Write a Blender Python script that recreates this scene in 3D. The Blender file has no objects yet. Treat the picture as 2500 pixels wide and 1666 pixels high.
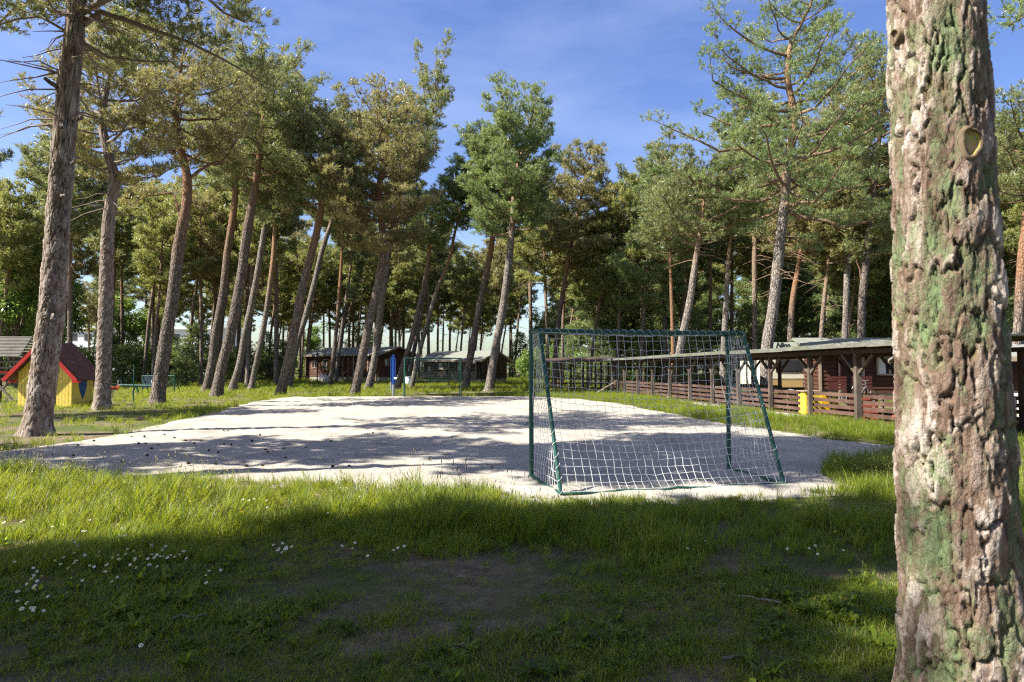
import bpy, math, random
import numpy as np
from mathutils import Vector

# ------------------------------------------------------------------ camera, sky, sun, exposure
scene = bpy.context.scene
COL = scene.collection
R = math.radians
CAM_H, FPX = 1.51, 1667.0            # eye height (m), focal length in pixels of the 2500 px wide photograph
PITCH = math.atan((898.5 - 833.0) / FPX)

cam = bpy.data.cameras.new('camera')
cam.sensor_width = 36.0
cam.lens = FPX / 2500.0 * 36.0
cam.clip_start, cam.clip_end = 0.05, 3000.0
cam.dof.use_dof = True
cam.dof.focus_distance = 14.0
cam.dof.aperture_fstop = 4.0
camo = bpy.data.objects.new('camera', cam)
camo.location = (0, 0, CAM_H)
camo.rotation_euler = (R(90) + PITCH, 0, 0)
COL.objects.link(camo)
scene.camera = camo

SUN_EL = R(46.5)
SUN_H = (-0.958, -0.287)             # horizontal direction towards the sun
world = bpy.data.worlds.new('World'); scene.world = world; world.use_nodes = True
wn = world.node_tree.nodes; wl = world.node_tree.links
wn.clear()
sky = wn.new('ShaderNodeTexSky'); sky.sky_type = 'NISHITA'; sky.sun_disc = False
sky.sun_elevation = SUN_EL
sky.sun_rotation = math.atan2(SUN_H[0], SUN_H[1]) % (2 * math.pi)
sky.altitude = 0; sky.air_density = 1.0; sky.dust_density = 1.4; sky.ozone_density = 2.0
bg = wn.new('ShaderNodeBackground'); bg.inputs['Strength'].default_value = 0.075
wo = wn.new('ShaderNodeOutputWorld')
# thin cirrus, part of the sky all the way round
tc = wn.new('ShaderNodeTexCoord'); mp = wn.new('ShaderNodeMapping')
mp.inputs['Scale'].default_value = (1.2, 1.2, 5.0)
cn = wn.new('ShaderNodeTexNoise'); cn.inputs['Scale'].default_value = 1.6; cn.inputs['Detail'].default_value = 7; cn.inputs['Roughness'].default_value = 0.6
cr = wn.new('ShaderNodeValToRGB'); cr.color_ramp.elements[0].position = 0.45; cr.color_ramp.elements[1].position = 0.85
cr.color_ramp.elements[1].color = (0.16, 0.16, 0.16, 1)
cm = wn.new('ShaderNodeMixRGB'); cm.inputs['Color2'].default_value = (8.0, 8.4, 9.0, 1)
wl.new(tc.outputs['Generated'], mp.inputs['Vector']); wl.new(mp.outputs['Vector'], cn.inputs['Vector'])
wl.new(cn.outputs['Fac'], cr.inputs['Fac']); wl.new(cr.outputs['Color'], cm.inputs['Fac'])
hsv = wn.new('ShaderNodeHueSaturation'); hsv.inputs['Saturation'].default_value = 1.2; hsv.inputs['Hue'].default_value = .518
wl.new(sky.outputs['Color'], hsv.inputs['Color']); wl.new(hsv.outputs['Color'], cm.inputs['Color1']); wl.new(cm.outputs['Color'], bg.inputs['Color'])
wl.new(bg.outputs['Background'], wo.inputs['Surface'])

sun = bpy.data.lights.new('sun', 'SUN'); sun.energy = 5.0; sun.angle = R(0.5); sun.color = (1.0, 0.95, 0.86)
suno = bpy.data.objects.new('sun', sun)
sd = Vector((SUN_H[0] * math.cos(SUN_EL), SUN_H[1] * math.cos(SUN_EL), math.sin(SUN_EL)))
suno.rotation_euler = sd.to_track_quat('Z', 'Y').to_euler()
suno.location = (-30, -10, 40)
COL.objects.link(suno)

scene.view_settings.view_transform = 'Standard'
scene.view_settings.look = 'None'
scene.view_settings.exposure = 1.6
scene.view_settings.gamma = 1.0
scene.view_settings.use_curve_mapping = False
scene.cycles.use_denoising = False
scene.cycles.filter_width = 1.25
scene.cycles.max_bounces = 6
scene.cycles.transparent_max_bounces = 4
scene.cycles.sample_clamp_indirect = 6.0

# ------------------------------------------------------------------ pixels to places
CP, SP = math.cos(PITCH), math.sin(PITCH)
def ray(px, py):
    a, b = (px - 1250.0) / FPX, (833.0 - py) / FPX
    return np.array([a, CP - b * SP, SP + b * CP])
def ground(px, py):
    d = ray(px, py); t = -CAM_H / d[2]
    return np.array([d[0] * t, d[1] * t, 0.0])
def at(px, py, Y):
    d = ray(px, py); t = Y / d[1]
    return np.array([d[0] * t, Y, CAM_H + d[2] * t])

# ------------------------------------------------------------------ object helpers
def tag(o, label=None, cat=None, group=None, kind=None):
    if label: o['label'] = label
    if cat: o['category'] = cat
    if group: o['group'] = group
    if kind: o['kind'] = kind
    return o
def empty(name, loc, rz=0.0, label=None, cat=None, group=None):
    o = bpy.data.objects.new(name, None); o.empty_display_size = 0.2
    o.location = tuple(loc); o.rotation_euler = (0, 0, rz)
    COL.objects.link(o)
    return tag(o, label, cat, group)
def link(name, me, parent=None, loc=None):
    o = bpy.data.objects.new(name, me); COL.objects.link(o)
    if parent is not None: o.parent = parent
    if loc is not None: o.location = tuple(loc)
    return o
def copy_tree(root, loc, rz, label=None, scale=1.0):
    def rec(o, par):
        c = o.copy(); COL.objects.link(c); c.parent = par
        for ch in o.children: rec(ch, c)
        return c
    kids = list(root.children)
    r = root.copy(); COL.objects.link(r)
    for k in kids: rec(k, r)
    r.location = tuple(loc); r.rotation_euler = (0, 0, rz); r.scale = (scale,) * 3
    if label: r['label'] = label
    return r
def np_mesh(name, V, F, mat=None, smooth=False, attrs=None):
    """V: n x 3; F: m x k (k = 3 or 4)"""
    V = np.asarray(V, dtype=np.float32); F = np.asarray(F, dtype=np.int32)
    me = bpy.data.meshes.new(name)
    me.vertices.add(len(V)); me.vertices.foreach_set('co', V.ravel())
    m, k = F.shape
    me.loops.add(m * k); me.loops.foreach_set('vertex_index', F.ravel())
    me.polygons.add(m); me.polygons.foreach_set('loop_start', np.arange(0, m * k, k, dtype=np.int32))
    if smooth: me.polygons.foreach_set('use_smooth', np.ones(m, dtype=bool))
    me.update(calc_edges=True)
    for an, av in (attrs or {}).items():
        a = me.attributes.new(an, 'FLOAT', 'POINT'); a.data.foreach_set('value', np.asarray(av, dtype=np.float32).ravel())
    if mat: me.materials.append(mat)
    return me

class MB:
    """collects boxes, bars, tubes ... into one mesh object"""
    def __init__(s): s.v, s.f, s.sm = [], [], []
    def add(s, V, F, smooth=False):
        b = len(s.v); s.v.extend([tuple(p) for p in V]); s.f.extend([tuple(i + b for i in q) for q in F]); s.sm.extend([smooth] * len(F)); return s
    def box(s, c, d, rz=0.0, ax=None):
        c = np.array(c, float); hx, hy, hz = d[0] / 2, d[1] / 2, d[2] / 2
        if ax is None: ax = (np.array([math.cos(rz), math.sin(rz), 0]), np.array([-math.sin(rz), math.cos(rz), 0]), np.array([0, 0, 1.0]))
        V = [c + ax[0] * hx * i + ax[1] * hy * j + ax[2] * hz * k for k in (-1, 1) for j in (-1, 1) for i in (-1, 1)]
        return s.add(V, [(0, 2, 3, 1), (4, 5, 7, 6), (0, 1, 5, 4), (2, 6, 7, 3), (0, 4, 6, 2), (1, 3, 7, 5)])
    def bar(s, a, b, w, h, up=(0, 0, 1)):
        a, b = np.array(a, float), np.array(b, float); d = b - a; L = np.linalg.norm(d); x = d / L
        y = np.cross(np.array(up, float), x); n = np.linalg.norm(y)
        y = np.array([0, 1.0, 0]) if n < 1e-5 else y / n
        return s.box((a + b) / 2, (L, w, h), ax=(x, y, np.cross(x, y)))
    def tube(s, P, r, n=8, cap=True):
        P = [np.array(p, float) for p in P]; K = len(P)
        rr = r if hasattr(r, '__len__') else [r] * K
        V, F = [], []
        t0 = P[1] - P[0]; t0 /= np.linalg.norm(t0)
        u = np.cross(t0, [0, 0, 1.0] if abs(t0[2]) < .9 else [1.0, 0, 0]); u /= np.linalg.norm(u)
        for i in range(K):
            t = P[min(i + 1, K - 1)] - P[max(i - 1, 0)]; t /= np.linalg.norm(t)
            u = u - t * np.dot(u, t); u /= np.linalg.norm(u); w = np.cross(t, u)
            for j in range(n):
                a = 2 * math.pi * j / n; V.append(P[i] + (u * math.cos(a) + w * math.sin(a)) * rr[i])
        for i in range(K - 1):
            for j in range(n):
                F.append((i * n + j, i * n + (j + 1) % n, (i + 1) * n + (j + 1) % n, (i + 1) * n + j))
        s.add(V, F, n > 4)
        if cap:
            s.add(V[:n], [tuple(range(n - 1, -1, -1))]); s.add(V[-n:], [tuple(range(n))])
        return s
    def lathe(s, prof, c=(0, 0, 0), n=12):
        V, F = [], []
        for r, z in prof:
            for j in range(n):
                a = 2 * math.pi * j / n; V.append((c[0] + r * math.cos(a), c[1] + r * math.sin(a), c[2] + z))
        for i in range(len(prof) - 1):
            for j in range(n): F.append((i * n + j, i * n + (j + 1) % n, (i + 1) * n + (j + 1) % n, (i + 1) * n + j))
        return s.add(V, F, True)
    def prism(s, poly, a, d):
        """poly: list of 3-D points, extruded by vector d"""
        n = len(poly); V = [np.array(p, float) for p in poly]; W = [p + np.array(d, float) for p in V]
        F = [tuple(range(n)), tuple(range(2 * n - 1, n - 1, -1))] + [(i, i + n, (i + 1) % n + n, (i + 1) % n) for i in range(n)]
        return s.add(V + W, F)
    def mesh(s, name, mat):
        me = bpy.data.meshes.new(name); me.from_pydata(s.v, [], s.f); me.polygons.foreach_set('use_smooth', s.sm)
        if mat: me.materials.append(mat)
        return me
    def build(s, name, mat, parent=None, loc=None):
        return link(name, s.mesh(name, mat), parent, loc)

# ------------------------------------------------------------------ materials
def new_mat(name):
    m = bpy.data.materials.new(name); m.use_nodes = True
    nt = m.node_tree; b = nt.nodes['Principled BSDF']; b.inputs['Specular IOR Level'].default_value = 0.25
    return m, nt.nodes, nt.links, b
def ramp(N, stops):
    r = N.new('ShaderNodeValToRGB'); e = r.color_ramp.elements
    while len(e) < len(stops): e.new(0.5)
    for k, (p, c) in enumerate(stops): e[k].position = p; e[k].color = (*c, 1)
    return r
def coords(N, L, scale=(1, 1, 1), kind='Object'):
    t = N.new('ShaderNodeTexCoord'); m = N.new('ShaderNodeMapping'); m.inputs['Scale'].default_value = scale
    L.new(t.outputs[kind], m.inputs['Vector']); return m.outputs['Vector']
def noise(N, L, vec, scale, detail=4, rough=0.55):
    n = N.new('ShaderNodeTexNoise'); n.inputs['Scale'].default_value = scale; n.inputs['Detail'].default_value = detail; n.inputs['Roughness'].default_value = rough
    L.new(vec, n.inputs['Vector']); return n
def bump(N, L, h, b, strength, dist):
    bp = N.new('ShaderNodeBump'); bp.inputs['Strength'].default_value = strength; bp.inputs['Distance'].default_value = dist
    L.new(h, bp.inputs['Height']); L.new(bp.outputs['Normal'], b.inputs['Normal']); return bp
def m_wood(name, c1, c2, c3=None, axis=0, scale=1.0, rough=0.8):
    m, N, L, b = new_mat(name)
    sc = [14.0, 14.0, 14.0]; sc[axis] = 1.2
    v = coords(N, L, tuple(x * scale for x in sc)); n = noise(N, L, v, 2.0, 6, .65)
    v2 = coords(N, L, (1, 1, 1)); n2 = noise(N, L, v2, 1.7, 4)
    r = ramp(N, [(.3, c1), (.7, c2)]); L.new(n.outputs['Fac'], r.inputs['Fac'])
    mx = N.new('ShaderNodeMixRGB'); r2 = ramp(N, [(.42, (0, 0, 0)), (.72, (1, 1, 1))]); L.new(n2.outputs['Fac'], r2.inputs['Fac'])
    L.new(r2.outputs['Color'], mx.inputs['Fac']); L.new(r.outputs['Color'], mx.inputs['Color1'])
    mx.inputs['Color2'].default_value = (*(c3 or c2), 1)
    L.new(mx.outputs['Color'], b.inputs['Base Color']); b.inputs['Roughness'].default_value = rough
    bump(N, L, n.outputs['Fac'], b, .5, .006)
    return m
def m_paint(name, c, rough=.45, worn=None, amount=.62, metal=0.0):
    m, N, L, b = new_mat(name)
    v = coords(N, L); n = noise(N, L, v, 9.0, 8, .7); n2 = noise(N, L, v, 1.3, 3)
    r = ramp(N, [(amount, c), (min(amount + .06, .99), worn or tuple(x * .7 for x in c))]); L.new(n.outputs['Fac'], r.inputs['Fac'])
    hs = N.new('ShaderNodeHueSaturation'); L.new(r.outputs['Color'], hs.inputs['Color'])
    mr = N.new('ShaderNodeMapRange'); mr.inputs['To Min'].default_value = .8; mr.inputs['To Max'].default_value = 1.15
    L.new(n2.outputs['Fac'], mr.inputs['Value']); L.new(mr.outputs['Result'], hs.inputs['Value'])
    L.new(hs.outputs['Color'], b.inputs['Base Color']); b.inputs['Roughness'].default_value = rough; b.inputs['Metallic'].default_value = metal
    bump(N, L, n.outputs['Fac'], b, .25, .003)
    return m
def m_foliage(name, c1, c2, c3, trans=.3, tcol=(.16, .2, .04), rough=.42):
    m, N, L, b = new_mat(name)
    a = N.new('ShaderNodeAttribute'); a.attribute_name = 'tint'
    r = ramp(N, [(0, c1), (.55, c2), (1, c3)]); L.new(a.outputs['Fac'], r.inputs['Fac'])
    L.new(r.outputs['Color'], b.inputs['Base Color']); b.inputs['Roughness'].default_value = rough; b.inputs['Specular IOR Level'].default_value = .45
    t = N.new('ShaderNodeBsdfTranslucent'); t.inputs['Color'].default_value = (*tcol, 1)
    mx = N.new('ShaderNodeMixShader'); mx.inputs['Fac'].default_value = trans
    out = N['Material Output']
    L.new(b.outputs['BSDF'], mx.inputs[1]); L.new(t.outputs['BSDF'], mx.inputs[2]); L.new(mx.outputs['Shader'], out.inputs['Surface'])
    return m
def m_bark(name, plate, plate2, crev, orange, scale=1.0, lichen=None):
    m, N, L, b = new_mat(name)
    v = coords(N, L, (1, 1, 1)); wn_ = noise(N, L, v, 3.0 * scale, 3)
    warp = N.new('ShaderNodeMixRGB'); warp.blend_type = 'ADD'; warp.inputs['Fac'].default_value = .12
    L.new(v, warp.inputs['Color1']); L.new(wn_.outputs['Color'], warp.inputs['Color2'])
    mp = N.new('ShaderNodeMapping'); mp.inputs['Scale'].default_value = (16 * scale, 16 * scale, 4.2 * scale); L.new(warp.outputs['Color'], mp.inputs['Vector'])
    vo = N.new('ShaderNodeTexVoronoi'); vo.feature = 'DISTANCE_TO_EDGE'; vo.inputs['Scale'].default_value = 1.0; L.new(mp.outputs['Vector'], vo.inputs['Vector'])
    vc = N.new('ShaderNodeTexVoronoi'); vc.inputs['Scale'].default_value = 1.0; L.new(mp.outputs['Vector'], vc.inputs['Vector'])
    fine = noise(N, L, v, 40 * scale, 5, .7)
    pr = ramp(N, [(.2, plate), (.8, plate2)])
    add = N.new('ShaderNodeMath'); add.operation = 'MULTIPLY_ADD'; add.inputs[1].default_value = .55
    L.new(vc.outputs['Color'], add.inputs[0]); hf = N.new('ShaderNodeMath'); hf.operation = 'MULTIPLY'; hf.inputs[1].default_value = .5
    L.new(fine.outputs['Fac'], hf.inputs[0]); L.new(hf.outputs[0], add.inputs[2]); L.new(add.outputs[0], pr.inputs['Fac'])
    at_ = N.new('ShaderNodeAttribute'); at_.attribute_name = 'hue'
    om = N.new('ShaderNodeMixRGB'); L.new(at_.outputs['Fac'], om.inputs['Fac']); L.new(pr.outputs['Color'], om.inputs['Color1'])
    orr = ramp(N, [(.3, tuple(x * .75 for x in orange)), (.8, tuple(x * 1.25 for x in orange))]); L.new(fine.outputs['Fac'], orr.inputs['Fac']); L.new(orr.outputs['Color'], om.inputs['Color2'])
    er = ramp(N, [(.0, (1, 1, 1)), (.11, (0, 0, 0))]); L.new(vo.outputs['Distance'], er.inputs['Fac'])
    cm_ = N.new('ShaderNodeMixRGB'); L.new(om.outputs['Color'], cm_.inputs['Color1']); cm_.inputs['Color2'].default_value = (*crev, 1)
    ef = N.new('ShaderNodeMath'); ef.operation = 'MULTIPLY'; inv = N.new('ShaderNodeMath'); inv.operation = 'SUBTRACT'; inv.inputs[0].default_value = 1.0
    L.new(at_.outputs['Fac'], inv.inputs[1]); L.new(er.outputs['Color'], ef.inputs[0]); L.new(inv.outputs[0], ef.inputs[1]); L.new(ef.outputs[0], cm_.inputs['Fac'])
    L.new(cm_.outputs['Color'], b.inputs['Base Color']); b.inputs['Roughness'].default_value = .9; b.inputs['Specular IOR Level'].default_value = .12
    h = N.new('ShaderNodeMath'); h.operation = 'MULTIPLY_ADD'; h.inputs[1].default_value = .25
    er2 = ramp(N, [(.0, (0, 0, 0)), (.2, (1, 1, 1))]); L.new(vo.outputs['Distance'], er2.inputs['Fac'])
    L.new(fine.outputs['Fac'], h.inputs[0]); L.new(er2.outputs['Color'], h.inputs[2])
    bump(N, L, h.outputs[0], b, .9, .03)
    return m

M = {}
M['bark'] = m_bark('pine_bark', (.085, .068, .056), (.27, .225, .19), (.022, .016, .012), (.25, .14, .08))
M['bark_grey'] = m_bark('grey_pine_bark', (.13, .11, .095), (.33, .29, .25), (.035, .028, .022), (.30, .19, .11))
M['bark_far'] = m_bark('far_pine_bark', (.11, .088, .07), (.30, .25, .205), (.03, .022, .017), (.25, .165, .105), .8)
M['fol'] = m_foliage('pine_needles', (0.078, 0.114, 0.054), (0.162, 0.195, 0.081), (0.330, 0.307, 0.128), .38, (0.360, 0.375, 0.112))
M['fol_warm'] = m_foliage('pine_needles_with_catkins', (0.093, 0.114, 0.054), (0.210, 0.204, 0.087), (0.435, 0.360, 0.165), .38, (0.420, 0.375, 0.120))
M['fol_green'] = m_foliage('green_pine_needles', (0.072, 0.120, 0.057), (0.150, 0.201, 0.081), (0.300, 0.318, 0.128), .38, (0.330, 0.405, 0.112))
M['fol_far'] = m_foliage('far_needles', (0.105, 0.138, 0.057), (0.203, 0.228, 0.081), (0.375, 0.338, 0.120), .40, (0.405, 0.420, 0.098))
M['leaf'] = m_foliage('broad_leaves', (0.066, 0.120, 0.031), (0.114, 0.186, 0.046), (0.204, 0.264, 0.072), .45, (0.312, 0.432, 0.072))
M['spruce'] = m_foliage('spruce_needles', (0.068, 0.112, 0.045), (0.120, 0.173, 0.057), (0.225, 0.255, 0.083), .32, (0.270, 0.330, 0.075))

# grass blades
def m_grass(name, c1, c2, c3, tcol, trans=.38):
    m, N, L, b = new_mat(name)
    oi = N.new('ShaderNodeObjectInfo'); a = N.new('ShaderNodeAttribute'); a.attribute_name = 'tint'
    ad = N.new('ShaderNodeMath'); ad.operation = 'MULTIPLY_ADD'; ad.inputs[1].default_value = .5
    hf = N.new('ShaderNodeMath'); hf.operation = 'MULTIPLY'; hf.inputs[1].default_value = .5
    L.new(oi.outputs['Random'], hf.inputs[0]); L.new(a.outputs['Fac'], ad.inputs[0]); L.new(hf.outputs[0], ad.inputs[2])
    r = ramp(N, [(.1, c1), (.55, c2), (.95, c3)]); L.new(ad.outputs[0], r.inputs['Fac'])
    L.new(r.outputs['Color'], b.inputs['Base Color']); b.inputs['Roughness'].default_value = .45
    t = N.new('ShaderNodeBsdfTranslucent'); t.inputs['Color'].default_value = (*tcol, 1)
    mx = N.new('ShaderNodeMixShader'); mx.inputs['Fac'].default_value = trans
    L.new(b.outputs['BSDF'], mx.inputs[1]); L.new(t.outputs['BSDF'], mx.inputs[2]); L.new(mx.outputs['Shader'], N['Material Output'].inputs['Surface'])
    return m
M['grass'] = m_grass('meadow_grass', (.038, .076, .007), (.100, .152, .012), (.27, .265, .05), (.40, .45, .03), .43)
M['dry_grass'] = m_grass('dry_grass', (.10, .11, .035), (.19, .17, .06), (.30, .25, .12), (.25, .22, .07), .25)

# ground
m, N, L, b = new_mat('ground_litter')
v = coords(N, L); n1 = noise(N, L, v, .55, 5, .6); n2 = noise(N, L, v, 6, 6, .7); n3 = noise(N, L, v, 60, 4, .7)
r1 = ramp(N, [(.25, (.075, .055, .036)), (.5, (.15, .115, .072)), (.8, (.28, .235, .15))]); L.new(n2.outputs['Fac'], r1.inputs['Fac'])
r2 = ramp(N, [(.3, (.045, .062, .016)), (.75, (.105, .12, .035))]); L.new(n3.outputs['Fac'], r2.inputs['Fac'])
rm = ramp(N, [(.42, (0, 0, 0)), (.56, (1, 1, 1))]); L.new(n1.outputs['Fac'], rm.inputs['Fac'])
mx = N.new('ShaderNodeMixRGB'); L.new(rm.outputs['Color'], mx.inputs['Fac']); L.new(r1.outputs['Color'], mx.inputs['Color1']); L.new(r2.outputs['Color'], mx.inputs['Color2'])
L.new(mx.outputs['Color'], b.inputs['Base Color']); b.inputs['Roughness'].default_value = .95; b.inputs['Specular IOR Level'].default_value = .1
hh = N.new('ShaderNodeMath'); hh.operation = 'ADD'; L.new(n2.outputs['Fac'], hh.inputs[0]); L.new(n3.outputs['Fac'], hh.inputs[1])
bump(N, L, hh.outputs[0], b, .8, .02); M['ground'] = m
# sand
m, N, L, b = new_mat('sand')
v = coords(N, L); n1 = noise(N, L, v, 1.1, 5, .6); n2 = noise(N, L, v, 13, 5, .65); n3 = noise(N, L, v, 75, 3, .7)
r1 = ramp(N, [(.3, (.255, .228, .188)), (.5, (.335, .305, .258)), (.75, (.375, .345, .295))]); L.new(n1.outputs['Fac'], r1.inputs['Fac'])
r3 = ramp(N, [(.28, (.45, .40, .33)), (.42, (1, 1, 1))]); L.new(n3.outputs['Fac'], r3.inputs['Fac'])
mu = N.new('ShaderNodeMixRGB'); mu.blend_type = 'MULTIPLY'; mu.inputs['Fac'].default_value = .4; L.new(r1.outputs['Color'], mu.inputs['Color1']); L.new(r3.outputs['Color'], mu.inputs['Color2'])
L.new(mu.outputs['Color'], b.inputs['Base Color']); b.inputs['Roughness'].default_value = .95; b.inputs['Specular IOR Level'].default_value = .1
hh = N.new('ShaderNodeMath'); hh.operation = 'MULTIPLY_ADD'; hh.inputs[1].default_value = .35; L.new(n3.outputs['Fac'], hh.inputs[0]); L.new(n2.outputs['Fac'], hh.inputs[2])
bump(N, L, hh.outputs[0], b, .55, .04); M['sand'] = m

M['green_metal'] = m_paint('green_painted_steel', (.018, .072, .056), .38, (.10, .15, .13), .64)
M['net'] = m_paint('white_net_cord', (.62, .64, .62), .7, (.45, .47, .45))
M['net_dark'] = m_paint('green_net_cord', (.05, .12, .085), .7)
M['plank_brown'] = m_wood('brown_stained_plank', (.045, .024, .017), (.085, .043, .030), (.12, .075, .058))
M['post_brown'] = m_wood('weathered_brown_post', (.045, .033, .026), (.095, .072, .058), (.15, .122, .10), axis=2)
M['beam_dark'] = m_wood('dark_beam', (.04, .026, .02), (.075, .05, .038))
M['roof_felt'] = m_wood('weathered_roof_edge', (.07, .07, .060), (.19, .19, .16), (.08, .088, .055), axis=1)
M['concrete'] = m_paint('concrete', (.36, .34, .30), .9, (.22, .21, .18), .52)
M['cabin_wall'] = m_wood('brown_cabin_boards', (.055, .026, .016), (.105, .05, .03), (.12, .068, .045))
M['cabin_dark'] = m_wood('dark_cabin_boards', (.035, .024, .018), (.06, .042, .032), (.10, .08, .065))
M['cabin_red'] = m_wood('red_brown_boards', (.045, .018, .011), (.072, .028, .017), axis=2)
M['trim'] = m_wood('pale_wood_trim', (.22, .16, .11), (.38, .30, .22), axis=2)
M['shutter'] = m_wood('orange_shutter', (.22, .10, .03), (.36, .18, .06), axis=2)
M['roof_grey'] = m_wood('grey_felt_roof', (.12, .125, .12), (.24, .24, .22), (.16, .18, .12), axis=1, scale=.4)
m, N, L, b = new_mat('window_glass'); b.inputs['Base Color'].default_value = (.03, .035, .04, 1); b.inputs['Roughness'].default_value = .08; b.inputs['Specular IOR Level'].default_value = .6; M['glass'] = m
M['curtain'] = m_paint('white_curtain', (.66, .64, .58), .9)
M['yellow'] = m_paint('yellow_painted_board', (.80, .60, .12), .6, (.40, .31, .09), .60)
M['red_paint'] = m_paint('red_paint', (.40, .022, .018), .5, (.24, .03, .02))
M['red_roof'] = m_paint('dark_red_roof_board', (.085, .036, .033), .75, (.17, .10, .085), .55)
M['blue'] = m_paint('blue_paint', (.02, .085, .24), .5, (.06, .14, .26), .66)
M['blue_post'] = m_paint('blue_post_paint', (.012, .055, .24), .4, (.05, .1, .25), .7)
M['log'] = m_wood('weathered_log', (.10, .085, .065), (.25, .215, .17), (.16, .15, .11))
M['log_dark'] = m_wood('dark_log', (.045, .035, .027), (.09, .07, .055))
M['slat_grey'] = m_wood('grey_roof_slat', (.10, .095, .08), (.21, .20, .17))
M['orange'] = m_paint('orange_plastic', (.42, .10, .03), .45)
M['white'] = m_paint('white_paint', (.74, .74, .72), .5, (.58, .58, .55))
M['pale_blue'] = m_paint('pale_blue_plastic', (.50, .62, .66), .5)
M['cream'] = m_paint('cream_caravan_panel', (.66, .63, .48), .45, (.55, .52, .40), .7)
M['yellow_box'] = m_paint('bright_yellow_panel', (.78, .56, .06), .45, (.7, .42, .03), .7)
M['red_box'] = m_paint('faded_red_panel', (.42, .09, .06), .5, (.5, .2, .15))
M['maroon'] = m_wood('maroon_board', (.055, .014, .012), (.085, .022, .017))
M['black'] = m_paint('black_rubber', (.018, .018, .018), .6)
M['steel'] = m_paint('grey_steel', (.30, .31, .32), .4, None, .7, .6)
M['petal'] = m_paint('white_petal', (.80, .80, .78), .6, (.78, .78, .76))
M['pistil'] = m_paint('yellow_flower', (.72, .48, .02), .6, (.7, .4, .02))
M['stem'] = m_paint('flower_stem', (.07, .13, .03), .6)
M['cone'] = m_wood('pine_cone_scale', (.05, .034, .022), (.12, .085, .055))
M['stone'] = m_paint('grey_stone', (.22, .20, .18), .9, (.13, .12, .10), .5)
M['far_wall'] = m_paint('far_white_wall', (.72, .72, .70), .7, (.66, .66, .64))
M['dry_needle'] = m_foliage('dry_twigs', (.06, .045, .032), (.11, .085, .06), (.17, .14, .11), .05)

# ------------------------------------------------------------------ ground and sand court
def fbm(x, y, seed, octs=4, f0=1.0):
    rg = np.random.default_rng(seed); out = np.zeros_like(x); a = 1.0; tot = 0
    for o in range(octs):
        f = f0 * 2 ** o; s = np.zeros_like(x)
        for _ in range(5):
            th = rg.uniform(0, 2 * np.pi); ph = rg.uniform(0, 2 * np.pi); ff = f * rg.uniform(.6, 1.5)
            s += np.sin(ff * (x * np.cos(th) + y * np.sin(th)) + ph)
        out += a * s / 5 ** .5 / 1.0; tot += a; a *= .55
    return out / tot                       # about -1 .. 1

# outline of the sand court on the ground (metres), from its edge in the photograph
SAND = np.array([(-14.0, 9.6), (-8.6, 9.5), (-7.0, 9.45), (-4.6, 9.1), (-2.2, 8.75), (-.9, 8.5), (.2, 7.95), (1.2, 7.8), (2.2, 7.75), (3.2, 8.3), (4.0, 8.5),
                 (4.35, 9.6), (5.0, 10.9), (6.2, 11.6), (7.6, 12.2), (7.2, 13.0), (6.8, 14.4), (6.25, 16.6), (5.6, 19.9), (5.25, 22.6), (4.4, 29.0), (3.0, 34.0), (.8, 36.0),
                 (-6.0, 35.6), (-11.8, 35.0), (-11.2, 29.0), (-9.55, 20.7), (-8.9, 16.5), (-8.7, 14.3), (-9.2, 12.0), (-14, 11.6)])
def sand_d(x, y):
    """signed distance to the outline, positive inside"""
    P = np.stack([x, y], -1); best = np.full(x.shape, 1e9); ins = np.zeros(x.shape, bool)
    for i in range(len(SAND)):
        a, c = SAND[i], SAND[(i + 1) % len(SAND)]; e = c - a
        t = np.clip(((P - a) @ e) / (e @ e), 0, 1); q = P - (a + t[..., None] * e); best = np.minimum(best, np.hypot(q[..., 0], q[..., 1]))
        cond = (a[1] > y) != (c[1] > y)
        xi = a[0] + (y - a[1]) * e[0] / (e[1] if abs(e[1]) > 1e-9 else 1e-9)
        ins ^= cond & (x < xi)
    return np.where(ins, best, -best)

gx = np.concatenate([[-700, -250, -100, -60], np.arange(-36, 36.1, .8), [60, 100, 250, 700]])
gy = np.concatenate([[-300, -60, -20], np.arange(-6, 12, .4), np.arange(12, 60, 1.0), [70, 100, 200, 500, 1500]])
GX, GY = np.meshgrid(gx, gy); GZ = -.012 + .012 * fbm(GX, GY, 5, 3, .9)
nx, ny = len(gx), len(gy); I = np.arange(nx * ny).reshape(ny, nx)
gf = np.stack([I[:-1, :-1], I[:-1, 1:], I[1:, 1:], I[1:, :-1]], -1).reshape(-1, 4)
go = link('ground', np_mesh('ground', np.stack([GX, GY, GZ], -1).reshape(-1, 3), gf, M['ground'], True)); tag(go, kind='structure')

sx = np.arange(-15, 8.6, .11)
sy = [7.2]
while sy[-1] < 37.2: sy.append(sy[-1] + .05 + .0075 * (sy[-1] - 7.2))
sy = np.array(sy); SX, SY = np.meshgrid(sx, sy)
SD = sand_d(SX, SY) + .16 * fbm(SX, SY, 9, 4, 1.3)
amp = np.clip(SD / .8, 0, 1)
SZ = np.clip(SD / .5, -1, 1) * .035 + .004 + amp * (.020 * fbm(SX, SY * 1.8, 21, 4, 2.6) + .020 * fbm(SX, SY * 2.2, 22, 3, 7.0) + .009 * fbm(SX, SY * 1.5, 24, 2, 19.0) + .02 * fbm(SX, SY, 23, 3, .7))
nx, ny = len(sx), len(sy); I = np.arange(nx * ny).reshape(ny, nx)
sf = np.stack([I[:-1, :-1], I[:-1, 1:], I[1:, 1:], I[1:, :-1]], -1).reshape(-1, 4)
keep = (SD.ravel()[sf] > -.35).any(1); sf = sf[keep]
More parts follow.
